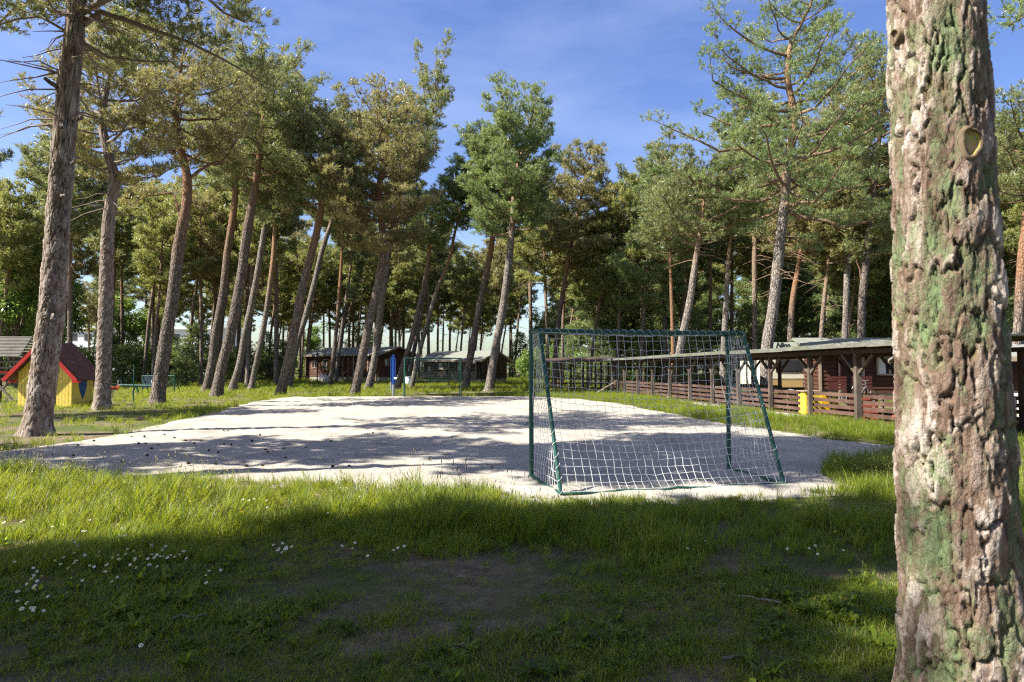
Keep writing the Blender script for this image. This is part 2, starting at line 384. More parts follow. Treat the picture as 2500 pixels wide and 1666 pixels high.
so = link('sand_court', np_mesh('sand_court', np.stack([SX, SY, SZ], -1).reshape(-1, 3), sf, M['sand'], True)); tag(so, kind='structure')
def sand_z(x, y):
    i = int(np.clip(np.searchsorted(sx, x), 1, len(sx) - 1)); j = int(np.clip(np.searchsorted(sy, y), 1, len(sy) - 1))
    return float(SZ[j, i])

# ------------------------------------------------------------------ trees
def resample(P, zs):
    P = np.asarray(P, float); z = P[:, 2]
    # smooth interpolation in height (monotone heights)
    out = np.empty((len(zs), 3)); out[:, 2] = zs
    for k in (0, 1):
        m_ = np.gradient(P[:, k], z)
        i = np.clip(np.searchsorted(z, zs) - 1, 0, len(z) - 2); h = z[i + 1] - z[i]; t = np.clip((zs - z[i]) / h, 0, 1)
        h00 = 2 * t**3 - 3 * t**2 + 1; h10 = t**3 - 2 * t**2 + t; h01 = -2 * t**3 + 3 * t**2; h11 = t**3 - t**2
        out[:, k] = h00 * P[i, k] + h10 * h * m_[i] + h01 * P[i + 1, k] + h11 * h * m_[i + 1]
    return out
def vor2(u, v, cw, ch, wrap, seed):
    """jittered-grid cells on an unrolled trunk; returns edge distance (in cells) and a random number for each cell"""
    gu, gv = u / cw, v / ch; n = max(3, int(round(wrap / cw))); gu = gu * (n * cw / wrap)
    iu, iv = np.floor(gu).astype(int), np.floor(gv).astype(int)
    f1 = np.full(u.shape, 9.0); f2 = np.full(u.shape, 9.0); rnd = np.zeros(u.shape)
    def hsh(a, c, k):
        h = (a * 73856093 ^ c * 19349663 ^ (k + seed) * 83492791) & 0x7fffffff
        h = (h * 1103515245 + 12345) & 0x7fffffff; h ^= h >> 13; h = (h * 69069 + 1) & 0x7fffffff
        return (h >> 8) / float(1 << 23)
    for du in (-2, -1, 0, 1, 2):
        for dv in (-2, -1, 0, 1, 2):
            a, c = (iu + du) % n, iv + dv
            px_ = iu + du + .5 + .9 * (hsh(a, c, 1) - .5); py_ = c + .5 + .9 * (hsh(a, c, 2) - .5) + .5 * (a % 2)
            d = np.hypot(gu - px_, gv - py_); near = d < f1
            f2 = np.where(near, f1, np.minimum(f2, d)); rnd = np.where(near, hsh(a, c, 3), rnd); f1 = np.where(near, d, f1)
    return f2 - f1, rnd
def trunk_grid(P, rad, n, zs, seed, flare=.4, bark=0.0, hue_fn=None, lump=.05, cells=(.055, .17)):
    rg = np.random.default_rng(seed)
    C = resample(P, zs); r = np.interp(zs, [p[0] for p in rad], [p[1] for p in rad])
    th = np.linspace(0, 2 * np.pi, n, endpoint=False); ph = rg.uniform(0, 6.28, 6)
    T, Z = np.meshgrid(th, zs); RR_ = np.repeat(r[:, None], n, 1)
    fl = flare * np.exp(-Z / .22) * (1 + .35 * np.cos(5 * T + ph[0]) + .25 * np.cos(3 * T + ph[1]))
    lm = lump * (np.sin(2 * T + 1.3 * Z + ph[2]) + .7 * np.sin(3 * T - 2.1 * Z + ph[3]) + .6 * np.sin(T + 4.3 * Z + ph[4])) * .6
    RR2 = RR_ * (1 + fl + lm); att = {}
    if bark > 0:
        r0 = float(np.mean(r[: max(2, len(r) // 2)])); U = T * r0; W = 2 * np.pi * r0; cw, ch = cells
        def f3(fr, fz, sd, octs=4):
            g = np.random.default_rng(sd); o = np.zeros_like(T); a_ = 1.0; tot = 0
            for k in range(octs):
                for _ in range(4):
                    d = g.normal(size=3); d /= np.linalg.norm(d); o += a_ * np.sin(2 ** k * (fr * r0 * (d[0] * np.cos(T) + d[1] * np.sin(T)) + fz * d[2] * Z) + g.uniform(0, 6.28)) / 2
                tot += a_; a_ *= .6
            return o / tot
        wu = cw * (.55 * f3(2.6 / cw, 2.2 / ch, seed + 1) + .18 * f3(9 / cw, 8 / ch, seed + 2, 3)); wv = ch * (.35 * f3(2.2 / cw, 2.0 / ch, seed + 3) + .10 * f3(8 / cw, 9 / ch, seed + 4, 3))
        e1, c1 = vor2((U + wu) % W, Z + wv, cw, ch, W, seed)
        e2, c2 = vor2((U + wu * 1.3) % W, Z + wv * 1.4, cw * .55, ch * .42, W, seed + 7)
        groove = np.clip(e1 / .11, 0, 1); groove = groove ** .8
        fl2 = np.clip(e2 / .05, 0, 1)
        ter = f3(2.6 / cw, 3.0 / ch, seed + 9); lev = np.floor(ter * 3.2 + 3 * c1) / 5.0
        prof = groove * (.62 + .42 * lev + .20 * c2) - .08 * (1 - fl2) * groove + .05 * f3(7 / cw, 9 / ch, seed + 12, 3)
        RR2 = RR2 + bark * (prof - .6); att = {'edge': (groove * (.75 + .25 * fl2)).ravel(), 'cell': np.clip(.15 + .55 * lev + .25 * c2, 0, 1).ravel(), 'cell2': c2.ravel()}
    V = np.stack([C[:, 0][:, None] + RR2 * np.cos(T), C[:, 1][:, None] + RR2 * np.sin(T), Z], -1).reshape(-1, 3)
    I = np.arange(len(zs) * n).reshape(len(zs), n); J = np.roll(I, -1, 1)
    F = np.stack([I[:-1], J[:-1], J[1:], I[1:]], -1).reshape(-1, 4)
    att['hue'] = (hue_fn(Z) if hue_fn else np.zeros_like(Z)).ravel()
    return V, F, att, C, r

def tubes_np(paths, rads, n):
    """paths: list of k x 3 arrays (same k); rads: list of k"""
    Pth = np.asarray(paths, float); rad = np.asarray(rads, float); B, K, _ = Pth.shape
    t = np.gradient(Pth, axis=1); t /= np.linalg.norm(t, axis=2, keepdims=True) + 1e-9
    ref = np.where(np.abs(t[..., 2:3]) < .85, np.array([0, 0, 1.0]), np.array([1.0, 0, 0]))
    u = np.cross(t, ref); u /= np.linalg.norm(u, axis=2, keepdims=True) + 1e-9; w = np.cross(t, u)
    a = np.arange(n) * 2 * np.pi / n
    V = Pth[:, :, None, :] + rad[:, :, None, None] * (u[:, :, None, :] * np.cos(a)[None, None, :, None] + w[:, :, None, :] * np.sin(a)[None, None, :, None])
    I = np.arange(B * K * n).reshape(B, K, n); J = np.roll(I, -1, 2)
    F = np.stack([I[:, :-1], J[:, :-1], J[:, 1:], I[:, 1:]], -1).reshape(-1, 4)
    return V.reshape(-1, 3), F

def blades_np(rg, pos, dirs, outs, nb, bl, bw, shoot_len, tint, spread=.8):
    S = len(pos); N_ = S * nb
    d = np.repeat(dirs, nb, 0); p = np.repeat(pos, nb, 0)
    rnd = rg.normal(size=(N_, 3)); rnd -= d * (rnd * d).sum(1, keepdims=True); rnd /= np.linalg.norm(rnd, axis=1, keepdims=True) + 1e-9
    u = rg.random(N_)[:, None]; base = p + d * (u * shoot_len)
    bd = d * (.45 + .5 * u) + rnd * spread; bd /= np.linalg.norm(bd, axis=1, keepdims=True)
    ou = np.repeat(outs, nb, 0); side = np.cross(bd, ou + rg.normal(0, .38, (N_, 3))); side /= np.linalg.norm(side, axis=1, keepdims=True) + 1e-9
    L_ = bl * rg.uniform(.7, 1.25, N_)[:, None]; W_ = bw * rg.uniform(.7, 1.2, N_)[:, None]
    V = np.stack([base - side * W_ * .5 , base + bd * L_ , base + side * W_ * .5], 1).reshape(-1, 3)
    F = np.arange(N_ * 3).reshape(-1, 3)
    tt = np.clip(np.repeat(tint, nb) + rg.normal(0, .08, N_), 0, 1)
    return V, F, np.repeat(tt, 3)

def norm(a): return a / (np.linalg.norm(a, axis=-1, keepdims=True) + 1e-9)
PROF = {'round': ([0, .15, .4, .7, .9, 1], [.5, .9, 1.0, .8, .5, .25]),
        'cone': ([0, .3, .6, .85, 1], [.95, 1.0, .72, .42, .15]),
        'flat': ([0, .2, .5, .8, 1], [.35, .7, 1.0, .95, .5]),
        'spruce': ([0, .1, .5, 1], [.8, 1.0, .62, .06])}

def gen_crown(rg, trunk_at, z0, zt, RL, RR, RD, prof='round', nlimb=34, el=(5, 50), twd=3.2, nb=12, bl=.17, bw=.028, limb_r=.016, extra=(), upb=.7, bare=0, psh=10, pad=1.0):
    px_, py_ = PROF[prof]
    limbs, lr, twigs, tr = [], [], [], []; SP_, SDr, STi, SO_ = [], [], [], []
    K = 7; s = np.linspace(0, 1, K)
    jobs = []
    for i in range(nlimb):
        t = (i + rg.random()) / nlimb; z = z0 + t * (zt - z0) * .97; c = trunk_at(z)
        az = i * 2.39996 + rg.normal(0, .3); Rx = RR if math.cos(az) > 0 else RL
        Rr = 1 / math.sqrt((math.cos(az) / Rx) ** 2 + (math.sin(az) / RD) ** 2) * np.interp(t, px_, py_) * rg.uniform(.62, 1.12)
        e = R(np.interp(t, [0, 1], el) + rg.normal(0, 8)); dh = np.array([math.cos(az), math.sin(az), 0])
        P = c + dh * (Rr * s)[:, None] + np.array([0, 0, 1.0]) * (math.tan(e) * Rr * .75 * s + .16 * Rr * s**2 - .10 * Rr * np.sin(s * np.pi))[:, None]
        P[1:] += rg.normal(0, .035 * Rr, (K - 1, 3)) * s[1:, None]
        jobs.append((P, Rr, rg.uniform(.0, 1.0)))
    for P in extra:
        P = np.asarray(P, float); q = np.linspace(0, len(P) - 1, K); P = np.stack([np.interp(q, np.arange(len(P)), P[:, k]) for k in range(3)], -1)
        P[1:] += rg.normal(0, .05, (K - 1, 3)); jobs.append((P, float(np.linalg.norm(P[-1] - P[0])), rg.uniform(.2, .8)))
    for P, Rr, tn in jobs:
        limbs.append(P); lr.append((.014 + limb_r * Rr * (1 - s) ** .8))
        ntw = int(Rr * twd * .62) + 2; clump = rg.normal(0, .12)
        for k in range(ntw):
            q = .22 + .78 * (k + rg.random()) / ntw; f = q * (K - 1); i0 = min(int(f), K - 2); a = P[i0] + (P[i0 + 1] - P[i0]) * (f - i0)
            d = norm(P[i0 + 1] - P[i0]); yaw = (1 if k % 2 else -1) * R(rg.uniform(25, 80)); cy, sy_ = math.cos(yaw), math.sin(yaw)
            td = np.array([d[0] * cy - d[1] * sy_, d[0] * sy_ + d[1] * cy, d[2] * .4 + rg.uniform(-.1, .45)]); td /= np.linalg.norm(td)
            tl = (.28 + .30 * min(Rr, 3.2) * (1.15 - .75 * q)) * rg.uniform(.6, 1.15)
            T_ = np.stack([a, a + td * tl * .55 + np.array([0, 0, .02 * tl]), a + td * tl + np.array([0, 0, .10 * tl])]); twigs.append(T_); tr.append([.012, .008, .004])
            # needles grow in dense rounded pads along the twig
            for w in ((.95, .5) if tl > .5 else (.85,)):
                rp = min(.46, .15 + .20 * tl) * rg.uniform(.75, 1.2) * pad; ns = max(4, int(psh * (rp / (.28 * pad)) ** 1.6))
                d3 = norm(rg.normal(size=(ns, 3))); d3[:, 2] = np.abs(d3[:, 2]) * 1.0 - .22 * rg.random(ns)
                c3 = a + td * (tl * w) + np.array([0, 0, .1 * tl * w])
                SP_.append(c3 + d3 * np.array([1, 1, .62]) * (rp * rg.uniform(.45, 1.0, ns))[:, None])
                SO_.append(norm(d3 + np.array([0, 0, .25])))
                SDr.append(norm(d3 * .75 + np.array([0, 0, upb * .85]) + td * .25 + rg.normal(0, .22, (ns, 3))))
                STi.append(np.full(ns, .50 + clump + .12 * (tn - .5) + rg.normal(0, .12)) + rg.normal(0, .13, ns))
        # end of the limb
        ns = 10; pos = P[-1] + rg.normal(0, .13, (ns, 3)); SP_.append(pos); SO_.append(norm(pos - P[-1])); SDr.append(norm(norm(P[-1] - P[-2]) + np.array([0, 0, upb]) + rg.normal(0, .4, (ns, 3)))); STi.append(np.full(ns, .55) + rg.normal(0, .15, ns))
    wv, wf = tubes_np(limbs, lr, 5); tv, tf = tubes_np(twigs, tr, 3)
    V, F, tint = blades_np(rg, np.concatenate(SP_), np.concatenate(SDr), np.concatenate(SO_), nb, bl, bw, bl * .9, np.concatenate(STi))
    if bare:                        # dead bare twigs below the crown
        bp, br = [], []
        for i in range(bare):
            z = rg.uniform(z0 - .35 * (zt - z0), z0 + .1 * (zt - z0)); c = trunk_at(z); az = rg.uniform(0, 6.28); ln = rg.uniform(.5, 1.8); dh = np.array([math.cos(az), math.sin(az), 0])
            q = np.linspace(0, 1, 5); Pb = c + dh * (ln * q)[:, None] + np.array([0, 0, 1]) * (ln * (rg.uniform(-.3, .3) * q - .25 * q**2))[:, None] + rg.normal(0, .03, (5, 3)); bp.append(Pb); br.append(.02 * (1 - q) + .005)
        bv, bf = tubes_np(bp, br, 4); wv2 = np.concatenate([wv, bv]); wf = np.concatenate([wf, bf + len(wv)]); wv = wv2
    wood_v = np.concatenate([wv, tv]); wood_f = np.concatenate([wf, tf + len(wv)]); hue = np.concatenate([np.full(len(wv), .75), np.full(len(tv), .45)])
    return wood_v, wood_f, hue, V, F, tint

def build_tree(name, P, dia, z0, RL, RR, RD, seed, label, group=None, bark='bark', fol='fol', n=12, hue=(.5, .8), ring=.35, root=None, cat='tree', geo_bark=None, flare=.4, top_r=.12, rad=None, **kw):
    """P: trunk path in world metres, first point on the ground"""
    rg = np.random.default_rng(seed); P = np.asarray(P, float); base = P[0].copy(); Q = P - base; zt = Q[-1, 2]
    rad = rad or [(0, dia * .5), (1.5, dia * .47), (zt * .5, dia * .40), (zt * .75, dia * .26), (zt, dia * .04)]
    gb = geo_bark or {}
    zs = np.concatenate([[-.12, 0, .06, .13, .22, .34, .5], np.arange(.7, zt, ring), [zt]]) if not gb else gb['zs']
    hz = lambda Z: np.clip((Z / zt - hue[0]) / (hue[1] - hue[0]), 0, 1)
    V, F, att, C, r = trunk_grid(Q, rad, gb.get('n', n), zs, seed, flare, gb.get('depth', 0), hz, gb.get('lump', .05), gb.get('cells', (.055, .17)))
    trunk_at = lambda z: np.array([np.interp(z, C[:, 2], C[:, 0]), np.interp(z, C[:, 2], C[:, 1]), z])
    ex = [np.asarray(e) - base for e in kw.pop('extra', [])]
    wv, wf, wh, fv, ff, ft = gen_crown(rg, trunk_at, z0, zt, RL, RR, RD, extra=ex, **kw)
    A = {k: np.concatenate([v, np.full(len(wv), .5)]) for k, v in att.items() if k != 'hue'}; A['hue'] = np.concatenate([att['hue'], wh])
    root = empty(name, base, 0, label, cat, group)
    link('trunk', np_mesh('trunk', np.concatenate([V, wv]), np.concatenate([F, wf + len(V)]), M[bark], True, A), root)
    link('crown', np_mesh('crown', fv, ff, M[fol], False, {'tint': ft}), root)
    return root
def px_tree(pts, Y=None):
    """trunk path from photograph pixels; the distance is that of the foot on the ground (or given where the foot is hidden)"""
    if Y is None:
        g = ground(*pts[0]); Y = g[1]; first = g
    else:
        first = at(pts[0][0], 900, Y); first[2] = 0
    return np.array([first] + [at(p[0], p[1], Y) for p in pts[1:]]), Y
def zpx(y, Y): return float(at(1250, y, Y)[2])

def m_bark_geo(name, cA, cB, cC, crev, lichen=None, moss=None, lich_amt=.5):
    """bark for trunks whose plates are modelled: colours by plate, dark joints, lichen patches"""
    m, N, L, b = new_mat(name)
    ae = N.new('ShaderNodeAttribute'); ae.attribute_name = 'edge'; ac = N.new('ShaderNodeAttribute'); ac.attribute_name = 'cell'; a2 = N.new('ShaderNodeAttribute'); a2.attribute_name = 'cell2'
    ah = N.new('ShaderNodeAttribute'); ah.attribute_name = 'hue'
    v = coords(N, L, (1, 1, .45)); f1 = noise(N, L, v, 26, 7, .7); f2 = noise(N, L, v, 7.5, 9, .68); f3 = noise(N, L, v, 95, 4, .7)
    s = N.new('ShaderNodeMath'); s.operation = 'MULTIPLY_ADD'; s.inputs[1].default_value = .45; L.new(ac.outputs['Fac'], s.inputs[0])
    s2 = N.new('ShaderNodeMath'); s2.operation = 'MULTIPLY_ADD'; s2.inputs[1].default_value = .22; L.new(a2.outputs['Fac'], s2.inputs[0]); L.new(s2.outputs[0], s.inputs[2])
    s3 = N.new('ShaderNodeMath'); s3.operation = 'MULTIPLY'; s3.inputs[1].default_value = .4; L.new(f1.outputs['Fac'], s3.inputs[0]); L.new(s3.outputs[0], s2.inputs[2])
    pr = ramp(N, [(.22, cA), (.5, cB), (.78, cC)]); L.new(s.outputs[0], pr.inputs['Fac'])
    col = pr.outputs['Color']
    if moss:
        mr = ramp(N, [(.50, (0, 0, 0)), (.62, (1, 1, 1))]); nm = noise(N, L, v, 8.0, 5, .65); L.new(nm.outputs['Fac'], mr.inputs['Fac'])
        mk = N.new('ShaderNodeMath'); mk.operation = 'MULTIPLY'; er_ = ramp(N, [(.35, (1, 1, 1)), (.95, (.0, .0, .0))]); L.new(ae.outputs['Fac'], er_.inputs['Fac'])
        L.new(mr.outputs['Color'], mk.inputs[0]); L.new(er_.outputs['Color'], mk.inputs[1])
        x = N.new('ShaderNodeMixRGB'); L.new(mk.outputs[0], x.inputs['Fac']); L.new(col, x.inputs['Color1']); x.inputs['Color2'].default_value = (*moss, 1); col = x.outputs['Color']
    if lichen:
        lr_ = ramp(N, [(lich_amt, (0, 0, 0)), (lich_amt + .16, (1, 1, 1))])
        sm = N.new('ShaderNodeMath'); sm.operation = 'MULTIPLY_ADD'; sm.inputs[1].default_value = .35; L.new(f1.outputs['Fac'], sm.inputs[0])
        sm2 = N.new('ShaderNodeMath'); sm2.operation = 'MULTIPLY'; sm2.inputs[1].default_value = .8; L.new(f2.outputs['Fac'], sm2.inputs[0]); L.new(sm2.outputs[0], sm.inputs[2])
        cs = N.new('ShaderNodeMath'); cs.operation = 'MULTIPLY_ADD'; cs.inputs[1].default_value = -.22; L.new(ac.outputs['Fac'], cs.inputs[0]); L.new(sm.outputs[0], cs.inputs[2])
        L.new(cs.outputs[0], lr_.inputs['Fac'])
        x = N.new('ShaderNodeMixRGB'); lf = N.new('ShaderNodeMath'); lf.operation = 'MULTIPLY'; lf.inputs[1].default_value = .85; L.new(lr_.outputs['Color'], lf.inputs[0])
        L.new(lf.outputs[0], x.inputs['Fac']); L.new(col, x.inputs['Color1']); lc = ramp(N, [(.3, tuple(q * .75 for q in lichen)), (.7, lichen)]); L.new(f3.outputs['Fac'], lc.inputs['Fac']); L.new(lc.outputs['Color'], x.inputs['Color2']); col = x.outputs['Color']
    er = ramp(N, [(.05, (1, 1, 1)), (.55, (0, 0, 0))]); L.new(ae.outputs['Fac'], er.inputs['Fac'])
    x = N.new('ShaderNodeMixRGB'); L.new(er.outputs['Color'], x.inputs['Fac']); L.new(col, x.inputs['Color1']); x.inputs['Color2'].default_value = (*crev, 1)
    L.new(x.outputs['Color'], b.inputs['Base Color']); b.inputs['Roughness'].default_value = .92; b.inputs['Specular IOR Level'].default_value = .12
    hh = N.new('ShaderNodeMath'); hh.operation = 'MULTIPLY_ADD'; hh.inputs[1].default_value = .4; L.new(f3.outputs['Fac'], hh.inputs[0]); L.new(f1.outputs['Fac'], hh.inputs[2])
    wv0 = noise(N, L, v, 18, 4, .6); wp = N.new('ShaderNodeMixRGB'); wp.blend_type = 'ADD'; wp.inputs['Fac'].default_value = .05; L.new(v, wp.inputs['Color1']); L.new(wv0.outputs['Color'], wp.inputs['Color2'])
    vf = N.new('ShaderNodeTexVoronoi'); vf.feature = 'DISTANCE_TO_EDGE'; vf.inputs['Scale'].default_value = 42; L.new(wp.outputs['Color'], vf.inputs['Vector'])
    vr = ramp(N, [(.0, (0, 0, 0)), (.10, (1, 1, 1))]); L.new(vf.outputs['Distance'], vr.inputs['Fac'])
    vc_ = N.new('ShaderNodeTexVoronoi'); vc_.inputs['Scale'].default_value = 42; L.new(wp.outputs['Color'], vc_.inputs['Vector'])
    h3 = N.new('ShaderNodeMath'); h3.operation = 'MULTIPLY_ADD'; h3.inputs[1].default_value = .22; L.new(vr.outputs['Color'], h3.inputs[0]); L.new(hh.outputs[0], h3.inputs[2])
    h4 = N.new('ShaderNodeMath'); h4.operation = 'MULTIPLY_ADD'; h4.inputs[1].default_value = .28; L.new(vc_.outputs['Color'], h4.inputs[0]); L.new(h3.outputs[0], h4.inputs[2])
    dk = N.new('ShaderNodeMixRGB'); dk.blend_type = 'MULTIPLY'; dk.inputs['Fac'].default_value = .22; L.new(x.outputs['Color'], dk.inputs['Color1']); vr2 = ramp(N, [(.0, (.25, .22, .2)), (.07, (1, 1, 1))]); L.new(vf.outputs['Distance'], vr2.inputs['Fac']); L.new(vr2.outputs['Color'], dk.inputs['Color2']); L.new(dk.outputs['Color'], b.inputs['Base Color'])
    bump(N, L, h4.outputs[0], b, .9, .012)
    return m
M['bark_near'] = m_bark_geo('lichened_pine_bark', (.070, .042, .029), (.175, .122, .090), (.44, .38, .325), (.020, .015, .009), (.165, .23, .11), (.09, .095, .02), .47)
M['bark_plate'] = m_bark_geo('plated_pine_bark', (.10, .072, .055), (.24, .19, .155), (.42, .36, .31), (.016, .011, .008))

# --- the lichened trunk beside the camera
def near_trunk():
    base = np.array([1.905, 2.90, 0.0]); pts = [(1.905, 2.9, 0), (1.896, 2.9, .2), (1.862, 2.9, 1.5), (1.834, 2.9, 3.07), (1.81, 2.92, 5.0), (1.86, 3.0, 9.0), (1.9, 3.1, 14.5)]
    zs = np.concatenate([np.arange(-.1, 3.6, .0095), np.arange(3.6, 14.4, .12), [14.5]])
    t = build_tree('pine_tree', pts, .44, 9.2, 3.2, 3.2, 3.2, 77, 'thick lichen covered pine trunk with moss and a sawn branch scar close by the goal', None, 'bark_near', 'fol',
                   geo_bark=dict(zs=zs, n=200, depth=.038, lump=.018, cells=(.070, .27)), rad=[(0, .232), (.17, .222), (1.5, .199), (3.07, .172), (7, .15), (14.5, .02)], flare=.25, nlimb=22, twd=2.4, nb=8, bl=.22, bw=.04, hue=(.5, .7))
    # sawn branch scar with a rim and yellow moss, on the side that faces the camera
    mm, N, L, b = new_mat('sawn_wood_with_moss'); v = coords(N, L, (1, 1, 1)); n_ = noise(N, L, v, 14, 5, .6)
    r_ = ramp(N, [(.42, (.33, .24, .13)), (.52, (.30, .27, .05)), (.66, (.34, .33, .02))]); L.new(n_.outputs['Fac'], r_.inputs['Fac']); L.new(r_.outputs['Color'], b.inputs['Base Color']); b.inputs['Roughness'].default_value = .95; bump(N, L, n_.outputs['Fac'], b, .8, .01)
    def scar(px, py, w, h, matl):
        zc = zpx(py, 2.72); cx = np.interp(zc, [p[2] for p in pts], [p[0] for p in pts]); r0 = np.interp(zc, [0, 1.5, 3.07, 5], [.236, .203, .182, .165])
        tgt = at(px, py, 2.72); dx = tgt[0] - cx; tocam = math.atan2(-2.9, -cx); 
        side = np.array([math.cos(tocam), math.sin(tocam)]); perp = np.array([-side[1], side[0]])      # perp: to the right seen from the camera
        off = (px - (1250 + FPX * cx / 2.9)) / FPX * 2.9 / 1.19; th = tocam + math.asin(max(-.9, min(.9, off / r0)))
        ctr = np.array([cx + math.cos(th) * r0, 2.9 + math.sin(th) * r0, zc]) - base; nrm = np.array([math.cos(th), math.sin(th), 0]); tn = np.array([-nrm[1], nrm[0], 0])
        V, F = [], []; n_s = 28; rings = [(0, .006), (.55, .005), (.86, -.002), (.96, .010), (1.12, .022), (1.32, .014), (1.5, -.012)]
        rg = np.random.default_rng(int(px)); jit = 1 + .10 * np.sin(np.arange(n_s) * 6.283 / n_s * 3 + 1) + rg.normal(0, .035, n_s)
        for q, d in rings:
            for j in range(n_s):
                a = 2 * math.pi * j / n_s; uu, vv = math.cos(a) * w * q * jit[j], math.sin(a) * h * q * jit[j]
                V.append(ctr + tn * uu + np.array([0, 0, 1]) * vv + nrm * (d + (math.sqrt(max(r0**2 - uu**2, 0)) - r0) * .9))
        for i in range(len(rings) - 1):
            for j in range(n_s): F.append((i * n_s + j, i * n_s + (j + 1) % n_s, (i + 1) * n_s + (j + 1) % n_s, (i + 1) * n_s + j))
        core = MB().add(V[: 4 * n_s], F[: 3 * n_s], True); rim = MB().add(V[3 * n_s:], [tuple(i - 3 * n_s for i in f) for f in F[3 * n_s:]], True)
        c_ = core.build('branch_scar', matl, t)
        rim.build('scar_rim', M['bark_rim'], c_)
        return c_
    M['bark_rim'] = m_wood('dark_bark_rim', (.05, .036, .022), (.16, .115, .07), axis=2)
    tag(scar(2378, 352, .033, .052, mm), 'round sawn scar with yellow green moss')
    tag(scar(2210, 45, .020, .026, M['bark_rim']), 'dark hollow knot')
    return t
near_trunk()

# --- front pines, from their trunks in the photograph
LEAN = 'pines between the sand court and the cabins'
seed = [100]
def pine(pts, dia, crown_y, RL, RR, RD, label, Y=None, name='pine_tree', group=None, **kw):
    P, Yd = px_tree(pts, Y); seed[0] += 1
    ex = [[at(x, y, Yd + dy) for x, y, dy in e] for e in kw.pop('limbs', [])]
    RL, RR, RD = RL * 1.14, RR * 1.12, RD * 1.12; kw['nlimb'] = int(kw.get('nlimb', 34) * 1.12)
    # shoots a little larger with distance: the same needles seen from farther away
    k = min(1.6, max(.85, Yd / 36.0)); kw.setdefault('bl', .17 * k); kw.setdefault('bw', .036 * k); kw.setdefault('psh', 11); kw.setdefault('nb', 9); kw.setdefault('pad', .8 + .25 * k); kw.setdefault('twd', 4.6)
    return build_tree(name, P, dia, zpx(crown_y, Yd), RL, RR, RD, seed[0], label, group, extra=ex, **kw)

def zs_geo(top): return np.concatenate([np.arange(-.1, 6.5, .03), np.arange(6.5, top - .15, .16), [top]])
P1, Y1 = px_tree([(87, 1062), (106, 924), (122, 797), (138, 595), (154, 372), (168, 212), (189, 0), (205, -160), (215, -420), (212, -620)])
def stubs(root, Yd, L_):
    for x0, y0, x1, y1, r in L_:
        a, c = at(x0, y0, Yd - .18), at(x1, y1, Yd - .34); MB().tube([a, (a * .5 + c * .5) + np.array([0, 0, -.02]), c], [r * 1.25, r, r * .85], 8).build('branch_stub', M['bark_grey'], root, -np.array(root.location))
t1 = build_tree('pine_tree', P1, .54, 9.1, 4.6, 4.6, 4.0, 11, 'tall knotty pine with thick plated trunk in front of the yellow playhouse', None, 'bark_plate', 'fol', geo_bark=dict(zs=zs_geo(P1[-1, 2]), n=140, depth=.05, lump=.05, cells=(.085, .26)), hue=(.5, .75),
    nlimb=30, twd=4.4, el=(-12, 45), nb=12, psh=16, pad=.95, bl=.13, bw=.022, bare=40,
    extra=[[at(x, y, Y1 + d) for x, y, d in e] for e in ([(205, 60, 0), (260, 36, .2), (330, 60, .4), (420, 95, .6), (530, 150, .9), (640, 205, 1.2)], [(200, 30, 0), (330, -40, -.5), (480, -10, -.8), (600, 60, -.9)], [(170, 75, 0), (90, 40, -.3), (-40, 60, -.6)],
           [(190, 20, 0), (140, -20, .5), (40, 20, 1.0), (-60, 100, 1.2)], [(205, -80, 0), (350, -90, .8), (500, -40, 1.5)])])
stubs(t1, Y1, [(140, 212, 108, 190, .05), (182, 288, 200, 288, .055), (158, 305, 150, 312, .05), (140, 398, 132, 392, .05), (176, 400, 186, 386, .03), (150, 478, 160, 476, .035), (118, 770, 108, 772, .06), (132, 770, 126, 782, .05)])
P2, Y2 = px_tree([(249, 999), (253, 900), (258, 744), (266, 531), (278, 425), (262, 370), (250, 300), (265, 200), (280, 110)])
build_tree('pine_tree', P2, .52, zpx(450, Y2), 2.6, 3.4, 3.0, 12, 'straight pine with scaly grey bark at the right corner of the yellow playhouse', None, 'bark_plate', 'fol_warm', geo_bark=dict(zs=zs_geo(P2[-1, 2]), n=100, depth=.04, lump=.03, cells=(.085, .14)), nlimb=34, bare=14, bl=.15, bw=.028, nb=11, psh=14, twd=4.4)

pine([(385, 985), (390, 937), (403, 841), (419, 746), (437, 600), (457, 436), (440, 360), (430, 280), (440, 180), (450, 110)], .57, 400, 2.6, 3.6, 3.0, 'pine with a forked red brown top between playhouse and seesaw', bare=14, fol='fol_warm', nlimb=32, hue=(.35, .6),
     limbs=[[(458, 440, 0), (500, 410, 0), (545, 390, .2), (590, 340, .4), (620, 250, .6)], [(455, 430, 0), (425, 375, 0), (412, 330, -.2), (390, 250, -.5)], [(450, 560, 0), (420, 470, .3), (360, 480, .5), (320, 500, .8)]])
pine([(502, 958), (515, 905), (527, 809), (543, 730), (555, 620), (570, 520), (580, 400), (590, 280), (600, 170)], .55, 470, 3.0, 3.4, 3.0, 'dark red trunked pine leaning right, farthest left of the leaning row', group=None, hue=(.3, .55), nlimb=36)
pine([(521, 937), (529, 860), (545, 760), (559, 666), (575, 550), (590, 450), (600, 350)], .5, 540, 3.0, 3.0, 3.0, 'grey pine half hidden behind two leaning pines beside the spruces', bark='bark_grey', nlimb=26)
pine([(527, 969), (540, 905), (556, 841), (572, 771), (588, 682), (605, 560), (625, 440), (640, 320), (650, 200), (655, 150)], .6, 470, 3.4, 3.0, 3.2, 'thickest leaning pine at the grassy corner of the sand court', nlimb=38, fol='fol', hue=(.45, .7))
pine([(566, 954), (585, 889), (597, 825), (617, 730), (640, 600), (655, 500), (680, 380), (700, 280), (705, 190)], .5, 520, 2.6, 2.0, 2.6, 'pale lit pine with leaning trunk, left one of a close pair', bark='bark_grey', fol='fol_warm', nlimb=30)
